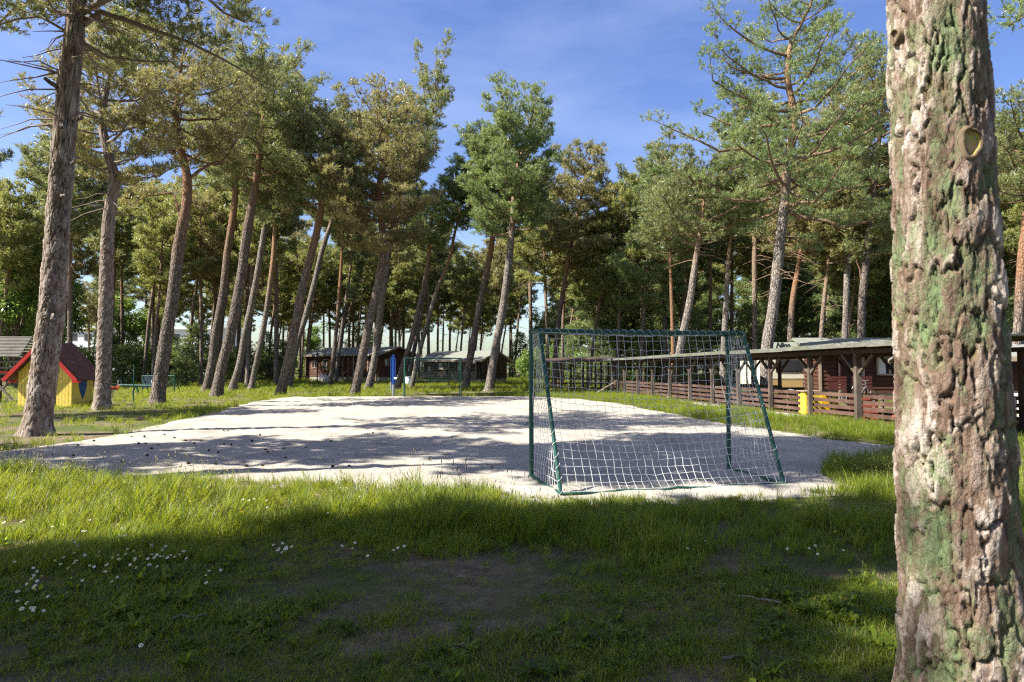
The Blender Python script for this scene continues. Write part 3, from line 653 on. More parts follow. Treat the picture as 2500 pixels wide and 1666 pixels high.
pine([(586, 940), (592, 880), (610, 760), (628, 640), (640, 560), (650, 450)], .5, 590, 2.8, 2.8, 3, 'dark pine trunk standing right behind the pale leaning pine', nlimb=24)
pine([(612, 954), (626, 889), (642, 809), (655, 730), (668, 620), (672, 520), (680, 430), (690, 350)], .42, 560, 2.0, 2.0, 2.4, 'slender straight pine with orange upper bark left of the brown cabin', bark='bark_grey', hue=(.3, .5), nlimb=26)
pine([(683, 967), (699, 905), (712, 841), (725, 777), (738, 707), (755, 640), (775, 560), (785, 490), (770, 420), (750, 340), (752, 275)], .55, 520, 2.8, 3.0, 3.0, 'leaning pine with dark lower trunk on the court edge before the cabin corner', nlimb=36, hue=(.4, .6),
     limbs=[[(780, 520, 0), (745, 500, .2), (700, 515, .4), (655, 545, .6)]])
pine([(706, 946), (712, 905), (725, 841), (747, 771), (766, 698), (790, 600), (810, 540), (822, 460), (828, 370), (826, 290)], .52, 560, 2.6, 2.6, 3.0, 'strongly bent pale pine crossing behind the dark leaning pine', bark='bark_grey', nlimb=32, fol='fol')
pine([(806, 943), (814, 873), (824, 777), (833, 650), (838, 560), (842, 470)], .38, 570, 2.4, 2.4, 2.6, 'slim reddish pine before the brown cabin window', hue=(.25, .5), nlimb=24)
pine([(819, 934), (830, 841), (843, 746), (856, 650), (862, 540)], .42, 650, 2.6, 2.6, 3, 'grey pine with a low fork against the brown cabin wall', bark='bark_grey', nlimb=22, limbs=[[(838, 790, 0), (860, 740, 0), (876, 680, 0), (885, 640, 0)]])
pine([(864, 966), (878, 905), (894, 825), (913, 739), (926, 682), (935, 600), (930, 520), (925, 460), (940, 380), (950, 300), (960, 250)], .55, 640, 3.6, 3.0, 3.4, 'dark leaning pine on the court edge with low broad yellowish crown', fol='fol_warm', nlimb=46, hue=(.4, .6))
pine([(899, 951), (913, 889), (923, 809), (935, 714), (945, 640), (960, 540), (985, 420), (1020, 330), (1055, 250), (1065, 195)], .55, 560, 3.4, 2.2, 3.0, 'tall pine with flaring roots at the gable end of the brown cabin', bark='bark_grey', fol='fol', nlimb=42, el=(10, 60))
pine([(970, 951), (985, 888), (1000, 846), (1013, 793), (1025, 740), (1045, 640), (1052, 560), (1058, 500)], .42, 620, 1.7, 1.5, 2, 'leaning pine with small narrow crown behind the blue posts', nlimb=22, fol='fol_green')
pine([(995, 932), (1002, 899), (1015, 835), (1030, 750), (1048, 650), (1056, 580)], .5, 660, 2.8, 2.8, 3, 'leaning pine in shade between the two cabins', Y=72, nlimb=20)
pine([(1004, 949), (1013, 909), (1025, 856), (1040, 803), (1055, 750), (1070, 700), (1095, 640), (1110, 570), (1122, 520), (1126, 440)], .38, 560, 2.0, 1.8, 2, 'thin crooked pine bending right behind the far goal', nlimb=20, fol='fol_green', bare=16, hue=(.4, .6), bark='bark_grey')
pine([(1136, 951), (1142, 909), (1151, 856), (1161, 803), (1170, 750), (1185, 680), (1200, 600), (1205, 560), (1195, 480), (1195, 400), (1200, 335)], .55, 560, 3.0, 2.6, 3, 'dark leaning pine with red brown upper trunk beside the far goal', nlimb=40, fol='fol_green', hue=(.4, .55))
pine([(1193, 955), (1202, 899), (1210, 846), (1221, 793), (1228, 750), (1240, 660), (1250, 560), (1255, 480), (1265, 400), (1290, 330), (1300, 285)], .58, 590, 3.6, 2.9, 3.2, 'pale leaning pine in front of the dark cabin porch', bark='bark_grey', nlimb=48, fol='fol_green', el=(5, 60))
pine([(1352, 946), (1361, 809), (1374, 717), (1390, 621), (1406, 541), (1425, 450), (1440, 380)], .42, 660, 2.8, 3.0, 3, 'slender reddish pine rising behind the crossbar of the near goal', Y=52, nlimb=34, hue=(.35, .5), fol='fol_warm')
pine([(1560, 949), (1570, 800), (1580, 650), (1590, 540), (1597, 425)], .33, 770, 2.6, 2.6, 2.8, 'young bluish green pine with foliage nearly to the ground behind the shelter', Y=50, nlimb=44, prof='cone', fol='fol_green', el=(0, 60))
pine([(1645, 958), (1642, 813), (1636, 623), (1632, 500)], .27, 640, 1.8, 1.8, 2, 'thin orange barked pine behind the shelter roof', Y=42, hue=(.0, .15), nlimb=24)
pine([(1640, 972), (1661, 846), (1684, 735), (1700, 623), (1715, 540), (1720, 470), (1725, 420)], .42, 600, 2.6, 2.4, 2.6, 'grey leaning pine rising behind the shelter above the goal crossbar', Y=34, bark='bark_grey', nlimb=28, bare=12)
pine([(1762, 968), (1767, 835), (1773, 735), (1779, 623), (1786, 560), (1790, 500)], .34, 585, 1.6, 1.5, 1.8, 'slim straight pine with a small bright green tuft behind the goal post', Y=36, bark='bark_grey', nlimb=18, fol='fol_green', hue=(.55, .8))
pine([(1868, 977), (1873, 846), (1890, 735), (1901, 623), (1914, 500), (1920, 424), (1937, 268), (1923, 192), (1928, 120), (1975, 20), (1995, -50)], .58, 520, 5.4, 4.6, 4.4, 'tallest pine with layered open crown and orange limbs above the shelter', Y=32, bark='bark_grey', prof='cone', nlimb=50, el=(-4, 35), twd=3.0, hue=(.42, .62), bare=34, fol='fol_green',
     limbs=[[(1912, 470, 0), (1880, 430, 0), (1830, 400, .2), (1770, 420, .4), (1735, 440, .5)], [(1893, 600, 0), (1860, 570, .2), (1815, 565, .5)], [(1920, 470, 0), (1960, 440, 0), (2000, 430, -.3), (2060, 455, -.5), (2110, 490, -.8)], [(1905, 560, 0), (1950, 590, .3), (2000, 615, .6)]])
pine([(1922, 958), (1929, 835), (1935, 735), (1949, 651), (1965, 540), (1975, 450)], .42, 640, 3.0, 3.2, 3.2, 'reddish pine in front of the cream caravan behind the shelter', Y=42, nlimb=34, fol='fol_warm', hue=(.3, .5))
pine([(2058, 961), (2062, 835), (2066, 735), (2069, 623), (2072, 480), (2075, 350), (2080, 240)], .4, 640, 3.0, 3.2, 3.2, 'straight pale pine behind the shelter, left one of two', Y=40, bark='bark_grey', nlimb=44, fol='fol_warm')
pine([(2098, 965), (2102, 835), (2105, 735), (2116, 623), (2130, 500), (2140, 400), (2150, 300), (2158, 140)], .45, 620, 3.0, 3.4, 3.2, 'dark pine with one forked limb behind the shelter, right one of two', Y=38, nlimb=48, fol='fol', limbs=[[(2107, 700, 0), (2095, 640, 0), (2075, 600, 0)]])
pine([(2470, 1003), (2478, 905), (2487, 780), (2497, 600), (2512, 450), (2516, 300)], .36, 500, 1.9, 2.6, 2.4, 'pine beside the orange brown cabin seen past the lichened trunk', Y=24, nlimb=28, hue=(.3, .5))

# --- pines just outside the view: they cast the broken shade on the lawn and the sand
OFF = 'pines of the wood beside and behind the lawn'
off_label = 'tall pine of the wood beside the lawn'
def off_pine(x, y, h, rad, z0, sd, **kw):
    P = np.array([(x, y, 0), (x + .1, y, h * .3), (x + .25, y + .1, h * .6), (x + .3, y + .2, h)])
    return build_tree('pine_tree', P, .45, z0, rad, rad, rad, sd, off_label, OFF, nlimb=kw.pop('nlimb', 26), bl=.32, bw=.14, nb=5, psh=8, pad=1.3, twd=3.4, **kw)
oA = off_pine(-12.0, 1.2, 13.5, 2.2, 7.2, 901, prof='flat', nlimb=60)
oB = off_pine(-6.9, 3.5, 12.0, 1.35, 7.0, 902, nlimb=40)
oE = off_pine(-15.6, .1, 15.0, 2.3, 8.5, 906, nlimb=52)
oF = off_pine(-8.7, 2.35, 9.6, 1.9, 5.0, 907, nlimb=46)
oC = off_pine(-9.7, 8.0, 16.8, 3.0, 10.4, 903, nlimb=58)
oD = off_pine(-15.0, 9.2, 14.0, 2.7, 8.2, 904, nlimb=22)
for x, y, rz, s in [(-6.2, -4.2, .8, .9), (-18, -2.5, 4.0, 1.05), (8, -6, 1.0, 1.0), (-3, -9, 3.0, 1.0), (15, -3, .3, 1.0)]:
    copy_tree(oA, (x, y, 0), rz, None, s)
for x, y, rz, s in [(-21, 7.2, 1.0, 1.0), (-22, 19, 2.4, 1.05)]:
    copy_tree(oD, (x, y, 0), rz, None, s)
# the branch hanging into view right of the lichened trunk
off_r = build_tree('pine_tree', [(11.6, 12.6, 0), (11.7, 12.6, 4), (11.6, 12.6, 9), (11.5, 12.6, 13)], .42, 8.4, 2.6, 2.6, 2.6, 905, 'pine whose branch tip hangs into view right of the lichened trunk', None, 'bark', 'fol_green', nlimb=22, bl=.15, bw=.025, nb=9,
                   extra=[[(11.6, 12.6, 8.2), (10.9, 12.6, 8.3), tuple(at(2462, 45, 12.6))]])

# --- forest behind: six kinds of pine, many individuals
FOR = 'pines of the forest behind the cabins and the shelter'
rgF = np.random.default_rng(4242)
kinds = []
for k in range(6):
    h = [14.5, 16, 13, 17, 15, 12][k]; ln = [.6, -.3, 1.4, .2, 1.0, -.5][k]
    P = np.array([(0, 0, 0), (ln * .25, 0, h * .3), (ln * .7, .1, h * .6), (ln, .2, h)])
    kinds.append(build_tree('pine_tree', P, [.30, .34, .26, .36, .28, .28][k], h * [.52, .56, .5, .58, .54, .28][k], 2.7, 2.7, 2.7, 950 + k, 'pine of the dense forest behind the cabins and the shelter', FOR, 'bark_far', ['fol_far', 'fol_warm', 'fol_far', 'fol', 'fol_far', 'fol_green'][k],
        n=8, ring=1.2, nlimb=30 + 6 * (k == 5), twd=3.6, nb=9, psh=11, pad=1.3, bl=.26, bw=.06, hue=(.25, .55), bare=14, prof='round' if k != 5 else 'cone'))
    kinds[-1].parent = None
used = [False] * 6
spots = []
taken = []
def try_spot(px, Y, mind):
    x = (px - 1250) / FPX * Y
    if any((x - a) ** 2 + (Y - c) ** 2 < mind * mind for a, c in taken): return
    taken.append((x, Y)); spots.append((x, Y))
tries = 0
while len(spots) < 250 and tries < 8000:
    tries += 1
    px = rgF.uniform(-120, 2620)
    lo = 47 if px < 480 else 56
    if 690 < px < 1270: lo = 84              # behind the cabins
    if px > 1300: lo = 50
    if px > 1980: lo = 46
    Y = lo + (125 - lo) * rgF.random() ** 1.5
    try_spot(px, Y, 2.4 if px > 1300 else 2.8)
for i, (x, Y) in enumerate(spots):
    k = int(rgF.integers(0, 5)) if (x < 5 or rgF.random() > .35) else 5
    sc = rgF.uniform(.88, 1.28)
    if not used[k]:
        used[k] = True; kinds[k].location = (x, Y, 0); kinds[k].scale = (sc,) * 3
    else:
        copy_tree(kinds[k], (x, Y, 0), rgF.uniform(-.6, .6) if k in (2, 4) else rgF.uniform(0, 6.28), None, sc)
for k in range(6):
    if not used[k]: kinds[k].location = (60 + 5 * k, 90, 0)

# --- undergrowth: young spruces and leafy shrubs at the wood's edge
def spruce(x, y, h, rad, sd):
    P = np.array([(0, 0, 0), (0, 0, h * .5), (.03, 0, h)])
    return build_tree('spruce_tree', P, .12, .25, rad, rad, rad, sd, 'young dark spruce with drooping boughs to the ground at the wood edge', 'young spruces at the wood edge', 'bark_far', 'spruce', n=6, ring=1.0, nlimb=int(h * 9), prof='spruce', el=(-16, 25), twd=4.2, nb=9, bl=.17, bw=.04, upb=.05, flare=.1)
sp = spruce(0, 0, 5.2, 1.7, 1201); sq = spruce(0, 0, 3.8, 1.5, 1202)
def put(proto, lst, mat_scale=True):
    for i, (px, Y, rz, s) in enumerate(lst):
        loc = ((px - 1250) / FPX * Y, Y, 0)
        if i == 0: proto.location = loc; proto.rotation_euler = (0, 0, rz); proto.scale = (s,) * 3
        else: copy_tree(proto, loc, rz, None, s)
put(sp, [(470, 62, 0, 1.05), (500, 66, 1, .9), (650, 70, 2, 1.0), (430, 72, 3, .9), (1480, 62, 1.3, 1.0), (1700, 50, .4, 1.1), (1830, 52, 2.2, 1.2), (2010, 56, 3.1, 1.1), (1580, 58, 5.1, 1.1), (2140, 54, 1.1, 1.2), (2440, 50, .6, 1.2), (1400, 74, .2, 1.2), (1270, 92, 1.2, 1.2), (1330, 88, 3.2, 1.1)])
put(sq, [(455, 57, 0, .9), (540, 74, 2, 1.1), (600, 68, 4, 1.1), (690, 78, 1, 1.2), (300, 60, .5, .9), (270, 68, .7, 1.2), (1760, 58, 1.6, 1.3), (1900, 60, 2.9, 1.4), (2080, 52, .9, 1.2), (1530, 66, 4.4, 1.3)])

def leafy(name, h, rad, sd, label, group, z0=.4, leaf=.16, count=5200, trunk_r=.07, cat='tree'):
    rg = np.random.default_rng(sd); root = empty(name, (0, 0, 0), 0, label, cat, group)
    nb_ = 26; C = np.stack([rg.normal(0, rad * .45, nb_), rg.normal(0, rad * .45, nb_), z0 + (h - z0) * rg.random(nb_) ** .85], -1); cr_ = rg.uniform(.22, .42, nb_) * rad
    idx = rg.integers(0, nb_, count); d = norm(rg.normal(size=(count, 3))); pos = C[idx] + d * (cr_[idx] * rg.uniform(.55, 1.1, count))[:, None]; pos[:, 2] = np.maximum(pos[:, 2], .08)
    n_ = norm(d * .5 + rg.normal(size=(count, 3)) * .6 + np.array([0, 0, .5])); u = norm(np.cross(n_, rg.normal(size=(count, 3)))); w = np.cross(n_, u)
    s_ = leaf * rg.uniform(.6, 1.2, count)[:, None]
    V = np.stack([pos - u * s_ * .5, pos + w * s_ * .32, pos + u * s_ * .6, pos - w * s_ * .32], 1).reshape(-1, 3); F = np.arange(count * 4).reshape(-1, 4)
    tint = np.clip(.45 + rg.normal(0, .16, count) + rg.normal(0, .12, nb_)[idx], 0, 1)
    paths, rr = [], []
    for i in range(nb_):
        a = np.array([rg.normal(0, .05), rg.normal(0, .05), -.05]); e = C[i]; m_ = np.array([e[0] * .25, e[1] * .25, e[2] * .55]); paths.append(np.stack([a, m_, e])); rr.append([trunk_r * rg.uniform(.5, 1), trunk_r * .5, trunk_r * .15])
    tv, tf = tubes_np(paths, rr, 5)
    link('trunk', np_mesh('trunk', tv, tf, M['bark_far'], True, {'hue': np.zeros(len(tv))}), root)
    link('crown', np_mesh('crown', V, F, M['leaf'], False, {'tint': np.repeat(tint, 4)}), root)
    return root
sh = leafy('leafy_shrub', 3.0, 2.0, 1301, 'bright green leafy shrub under the pines', 'leafy shrubs under the pines', .2, .20, 4200, .04, 'shrub')
lt = leafy('broadleaf_tree', 9.5, 3.2, 1302, 'light green broadleaf tree behind the playground', 'broadleaf trees behind the playground', 2.2, .26, 9000, .12)
put(sh, [(200, 56, 0, .9), (60, 60, 1, 1.1), (340, 66, 2, 1.1), (400, 70, 3, 1.2), (560, 84, 4, 1.2), (740, 96, 5, 1.1), (900, 104, 1, 1.1), (1060, 104, 3, 1.1), (1290, 80, 5, 1.1), (1360, 84, .5, 1.3), (1450, 70, 1.5, 1.0),
         (1600, 64, 2.5, 1.3), (1820, 62, 3.5, 1.3), (1960, 66, 4.5, 1.3), (2120, 60, 5.5, 1.2), (2480, 58, .2, 1.3), (-60, 58, 1.8, 1.2), (660, 88, 2.8, 1.2)])
put(lt, [(40, 50, 0, 1.0), (-40, 60, 1, 1.1), (130, 64, 2, 1.0), (300, 78, 3, 1.0), (1330, 100, 4, 1.0), (370, 88, 1, 1.0), (880, 112, 2.2, .9), (760, 118, .4, .9)])

# ------------------------------------------------------------------ goals with nets
class Thing:
    """an Empty at the thing's base; parts are given in world metres"""
    def __init__(s, name, loc, label, cat, group=None): s.o = empty(name, loc, 0, label, cat, group); s.loc = np.array(loc, float)
    def part(s, name, mb, mat, parent=None, label=None):
        o = mb.build(name, M[mat] if isinstance(mat, str) else mat, parent or s.o)
        if parent is None: o.location = tuple(-s.loc)
        if label: o['label'] = label
        return o

def net_panel(rg, A, B, C_, D, nu, nv, sag, jit, r, paths, rads):
    """corners A(0,0) B(1,0) C(1,1) D(0,1); cords both ways, sagging by vector sag in the middle"""
    A, B, C_, D, sag = [np.asarray(q, float) for q in (A, B, C_, D, sag)]
    u = np.linspace(0, 1, nu + 1); v = np.linspace(0, 1, nv + 1); U, V_ = np.meshgrid(u, v, indexing='ij')
    P = (A * ((1 - U) * (1 - V_))[..., None] + B * (U * (1 - V_))[..., None] + C_ * (U * V_)[..., None] + D * ((1 - U) * V_)[..., None])
    w = np.sin(np.pi * U) ** .8 * np.sin(np.pi * np.clip(V_, 0, 1)) ** .8
    P = P + sag * w[..., None] + rg.normal(0, jit, P.shape) * np.minimum(1, w * 3)[..., None]
    P[..., 0] += .05 * np.sin(3.1 * V_ * np.pi + 1.5 * U) * w
    for i in range(nu + 1): paths.append(P[i]); rads.append(np.full(nv + 1, r))
    for j in range(nv + 1): paths.append(P[:, j]); rads.append(np.full(nu + 1, r))
def net_mesh(paths, rads):
    by = {}
    for p, q in zip(paths, rads): by.setdefault(len(p), []).append((p, q))
    VV, FF, off = [], [], 0
    for k, lst in by.items():
        V, F = tubes_np([a for a, _ in lst], [b_ for _, b_ in lst], 3); VV.append(V); FF.append(F + off); off += len(V)
    return np.concatenate(VV), np.concatenate(FF)

def goal(o, wdir, ddir, W, H, d_top, d_bot, rt, label, net_mat, sd, cells=.105, cord=.0028, net_low=.05, rear_bar=True, sag=.22):
    o = np.array(o, float); w = np.array([*wdir, 0.0]); w /= np.linalg.norm(w); d = np.array([*ddir, 0.0]); d /= np.linalg.norm(d); z = np.array([0, 0, 1.0])
    T = Thing('football_goal', o, label, 'goal'); rg = np.random.default_rng(sd)
    q = lambda a, b, c: o + w * a + d * b + z * c
    for a in (0, W):
        T.part('front_post', MB().tube([q(a, 0, -.08), q(a, 0, H)], rt, 12), 'green_metal')
        T.part('top_stay', MB().tube([q(a, 0, H - .002), q(a, d_top, H - .002)], rt * .8, 10), 'green_metal')
        T.part('back_stay', MB().tube([q(a, d_top, H), q(a, d_top + (d_bot - d_top) * .5, H * .5), q(a, d_bot, -.04)], rt * .78, 10), 'green_metal')
        T.part('ground_bar', MB().tube([q(a, 0, .05), q(a, d_bot * .5, .035), q(a, d_bot, .03)], rt * .72, 10), 'green_metal')
    T.part('crossbar', MB().tube([q(-.03, 0, H), q(W * .5, 0, H - .006), q(W + .03, 0, H)], rt, 12), 'green_metal')
    if rear_bar:
        T.part('rear_top_bar', MB().tube([q(0, d_top, H), q(W * .5, d_top, H - .008), q(W, d_top, H)], rt * .8, 10), 'green_metal')
        T.part('ground_rope', MB().tube([q(W * k / 12, d_bot + .03 * math.sin(k * 1.7), .035 + .012 * math.sin(k * 2.3)) for k in range(13)], .017, 6), 'green_metal')
    P_, R_ = [], []; nw = int(W / cells)
    net_panel(rg, q(0, d_top, H), q(W, d_top, H), q(W, d_top + (d_bot - d_top) * (1 - net_low / H), net_low), q(0, d_top + (d_bot - d_top) * (1 - net_low / H), net_low), nw, int(1.12 * (H - net_low) / cells), -d * sag - z * .14, .007, cord, P_, R_)
    for a in (0, W):
        net_panel(rg, q(a, 0, H), q(a, d_top, H), q(a, d_top + (d_bot - d_top) * (1 - net_low / H), net_low), q(a, .02, net_low), max(4, int(d_bot / cells)), int((H - net_low) / cells), w * (.05 if a == 0 else -.05) - z * .03, .008, cord, P_, R_)
    net_panel(rg, q(0, 0, H), q(W, 0, H), q(W, d_top, H), q(0, d_top, H), nw, max(3, int(d_top / cells)), -z * .05, .005, cord, P_, R_)
    # lashing that ties the net to the frame
    for a in (0, W):
        k = np.arange(0, 150); tt = k / 149.0; ang = k * .62 + .5 * np.sin(k * .37)
        ctr = np.array([q(a, d_top + (d_bot - d_top) * t, H * (1 - t)) for t in tt]); P2_ = ctr + (rt * .9) * (w * np.cos(ang)[:, None] + d * np.sin(ang)[:, None]); P_.append(P2_); R_.append(np.full(150, cord * 1.1))
    k = np.arange(0, 200); tt = k / 199.0; ctr = np.array([q(W * t, d_top, H) for t in tt]); P_.append(ctr + (rt * .95) * (z * np.cos(k * .8)[:, None] + d * np.sin(k * .8)[:, None])); R_.append(np.full(200, cord))
    V, F = net_mesh(P_, R_)
    n_ = link('net', np_mesh('net', V - o, F, M[net_mat]), T.o)
    return T
wd = np.array([2.89, .73]); wd /= np.linalg.norm(wd); dd = np.array([wd[1], -wd[0]])
g1 = goal((.263, 9.31, .0), wd, dd, 3.0, 2.0, .40, 1.30, .032, 'green goal frame with white cord net close to the lawn', 'net', 61)
g2 = goal((-5.45, 34.8, .0), wd, -dd, 2.9, 2.0, .35,   .55, .030, 'small looking green goal at the far edge of the sand court', 'net_dark', 62, cells=.12, cord=.005, net_low=.85, rear_bar=False, sag=.1)

# ------------------------------------------------------------------ open shelter with slatted fence
def sh_pt(Y, off=0.0): 
    """point on the shelter's front line at depth Y, moved back (away from the court) by off"""
    nrm_ = np.array([1.0, .165]) / math.hypot(1, .165); p = np.array([9.6 - .165 * (Y - 17.0), Y]); return p + nrm_ * off
def rz_(Y): return 2.02 - .006 * (Y - 17)
S = Thing('open_shelter', (*sh_pt(29.0), 0), 'long low open wooden shelter with slatted brown fence beside the court', 'shelter')
PY = [14.2, 16.35, 18.5, 20.65, 22.85, 25.0, 27.1, 29.2, 31.35, 33.5, 35.6, 37.7, 39.8]; DEP = 2.9
def P3(Y, off, z): return np.array([*sh_pt(Y, off), z])
rgS = np.random.default_rng(31)
for row, off in (('front', 0.0), ('back', DEP)):
    for k, Y in enumerate(PY):
        w_ = .115 if (k > 2) else .15
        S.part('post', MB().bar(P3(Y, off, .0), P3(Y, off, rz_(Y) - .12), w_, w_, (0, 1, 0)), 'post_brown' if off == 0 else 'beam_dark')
        for sgn in (-1, 1):
            Y2_ = Y + sgn * .62
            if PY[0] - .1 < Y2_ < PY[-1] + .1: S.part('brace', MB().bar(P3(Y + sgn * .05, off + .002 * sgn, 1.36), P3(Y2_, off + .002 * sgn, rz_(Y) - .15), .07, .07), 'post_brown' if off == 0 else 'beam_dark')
    for k in range(len(PY) - 1):
        a, c = PY[k], PY[k + 1]
        S.part('top_beam', MB().bar(P3(a + .0, off, rz_(a) - .06), P3(c - .004, off, rz_(c) - .06), .13, .115), 'beam_dark')
        for j in range(5):
            if row == 'back' and 1 < k < 6 and j > 0: continue
            z_ = .075 + j * .168; e = rgS.normal(0, .006, 2)
            S.part('slat', MB().bar(P3(a + .004, off + .095, z_ + e[0]), P3(c - .004, off + .095, z_ + e[1]), .026, .100), 'plank_brown')
for k in range(len(PY) - 1):
    a, c = PY[k], PY[k + 1]
    for j in range(3):
        Y = a + (c - a) * (j + .5) / 3; S.part('rafter', MB().bar(P3(Y, -.40, rz_(Y) + .045), P3(Y, DEP + .35, rz_(Y) + .20), .06, .085), 'beam_dark')
    S.part('fence_stud', MB().bar(P3((a + c) / 2 + .3, .135, .0), P3((a + c) / 2 + .3, .135, .82), .05, .04, (0, 1, 0)), 'post_brown')
YA, YB = PY[0] - .6, PY[-1] + .5
rf = S.part('roof', MB().add([P3(YA, -.50, rz_(YA) + .095), P3(YB, -.50, rz_(YB) + .095), P3(YB, DEP + .5, rz_(YB) + .25), P3(YA, DEP + .5, rz_(YA) + .25), P3(YA, -.50, rz_(YA) + .135), P3(YB, -.50, rz_(YB) + .135), P3(YB, DEP + .5, rz_(YB) + .29), P3(YA, DEP + .5, rz_(YA) + .29)],
            [(0, 1, 2, 3), (4, 7, 6, 5), (0, 4, 5, 1), (2, 6, 7, 3), (1, 5, 6, 2), (0, 3, 7, 4)]), 'roof_felt')
for k in range(7):
    a = YA + (YB - YA) * k / 7; c = YA + (YB - YA) * (k + 1) / 7; dz = rgS.normal(0, .008)
    S.part('fascia_board', MB().bar(P3(a + .002, -.53, rz_(a) + .085 + dz), P3(c - .002, -.53, rz_(c) + .085 + dz * .5), .03, .12), 'roof_felt')
S.part('kerb', MB().bar(P3(PY[0] - .2, -.10, .03), P3(PY[-1] + .1, -.10, .03), .22, .08), 'concrete')
# lower dark wing at the shelter's far end
W2 = Thing('shelter_wing', (*sh_pt(41.0, 0), 0), 'low dark log wing with open rails at the end of the shelter', 'shelter')
a2 = np.array([2.3, 43.2]); b2 = np.array([6.2, 41.4]); v2 = b2 - a2
for k in range(6):
    p = a2 + v2 * k / 5
    for off in (0, 2.6): W2.part('post', MB().tube([(p[0], p[1] + off, 0), (p[0] + .02, p[1] + off, 1.86)], .075, 8), 'log_dark')
    if k < 5:
        q_ = a2 + v2 * (k + 1) / 5
        for z_ in (.28, .55, .82): W2.part('rail', MB().tube([(p[0] + .05, p[1] - .07, z_), ((p[0] + q_[0]) / 2, (p[1] + q_[1]) / 2 - .07, z_ + .012), (q_[0] - .05, q_[1] - .07, z_)], .05, 8), 'plank_brown')
W2.part('roof', MB().prism([(a2[0] - .4, a2[1] - .5, 1.84), (b2[0] + .3, b2[1] - .5, 1.90), (b2[0] + .3, b2[1] + 3.0, 2.15), (a2[0] - .4, a2[1] + 3.0, 2.08)], 0, (0, 0, .09)), 'beam_dark')
lp0, lp1 = ground(1448, 966), at(1506, 931, 38.0)
tag(MB().tube([lp0, lp0 * .5 + lp1 * .5 + np.array([0, 0, .02]), lp1], [.05, .045, .04], 8).build('leaning_pole', M['trim']), 'pale bare pole leaning against the far fence of the shelter', 'pole')

# things under the shelter
yb = Thing('cabinet', (9.45, 21.2, 0), 'bright yellow cabinet with orange edge behind the slatted fence', 'cabinet')
yb.part('body', MB().box((9.45, 21.2, .43), (.95, .5, .70)), 'yellow_box'); yb.part('door', MB().box((9.62, 20.942, .40), (.30, .012, .52)), m_paint('deep_yellow_panel', (.72, .42, .01), .45))
yb.part('edge_strip', MB().box((9.955, 21.2, .43), (.05, .52, .72)), 'red_box'); yb.part('top', MB().box((9.45, 21.2, .795), (1.06, .56, .03)), 'trim')
rb = Thing('red_crate', (9.95, 19.45, 0), 'faded red wooden crate behind the thick dark shelter post', 'crate')
for j in range(4): rb.part('board', MB().box((9.95, 19.2, .14 + j * .18), (.62, .025, .155)), 'red_box')
for dx in (-.29, .29): rb.part('corner_post', MB().box((9.95 + dx, 19.24, .41), (.05, .05, .74)), 'red_box')
rb.part('back_panel', MB().box((9.95, 19.55, .42), (.62, .03, .72)), 'maroon'); rb.part('bottom', MB().box((9.95, 19.38, .05), (.6, .3, .03)), 'maroon')
bc = Thing('bar_counter', (10.9, 17.6, 0), 'dark maroon wooden bar counter under the near end of the shelter', 'counter')
for j in range(6): bc.part('board', MB().box((10.95, 17.35, .16 + j * .2), (1.7, .03, .19)), 'maroon')
bc.part('counter_top', MB().box((10.95, 17.55, 1.30), (1.8, .55, .045)), 'maroon')
for dx in (-.8, .8): bc.part('leg', MB().box((10.95 + dx, 17.72, .64), (.08, .08, 1.27)), 'beam_dark')
lb = Thing('low_bench', (9.95, 17.0, 0), 'low faded red bench on the ground under the shelter', 'bench')
for j in range(3): lb.part('seat_slat', MB().box((9.95, 16.88 + j * .12, .31), (.85, .10, .035)), 'red_box')
for dx in (-.34, .34): lb.part('leg', MB().box((9.95 + dx, 17.0, .145), (.06, .3, .29)), 'maroon')

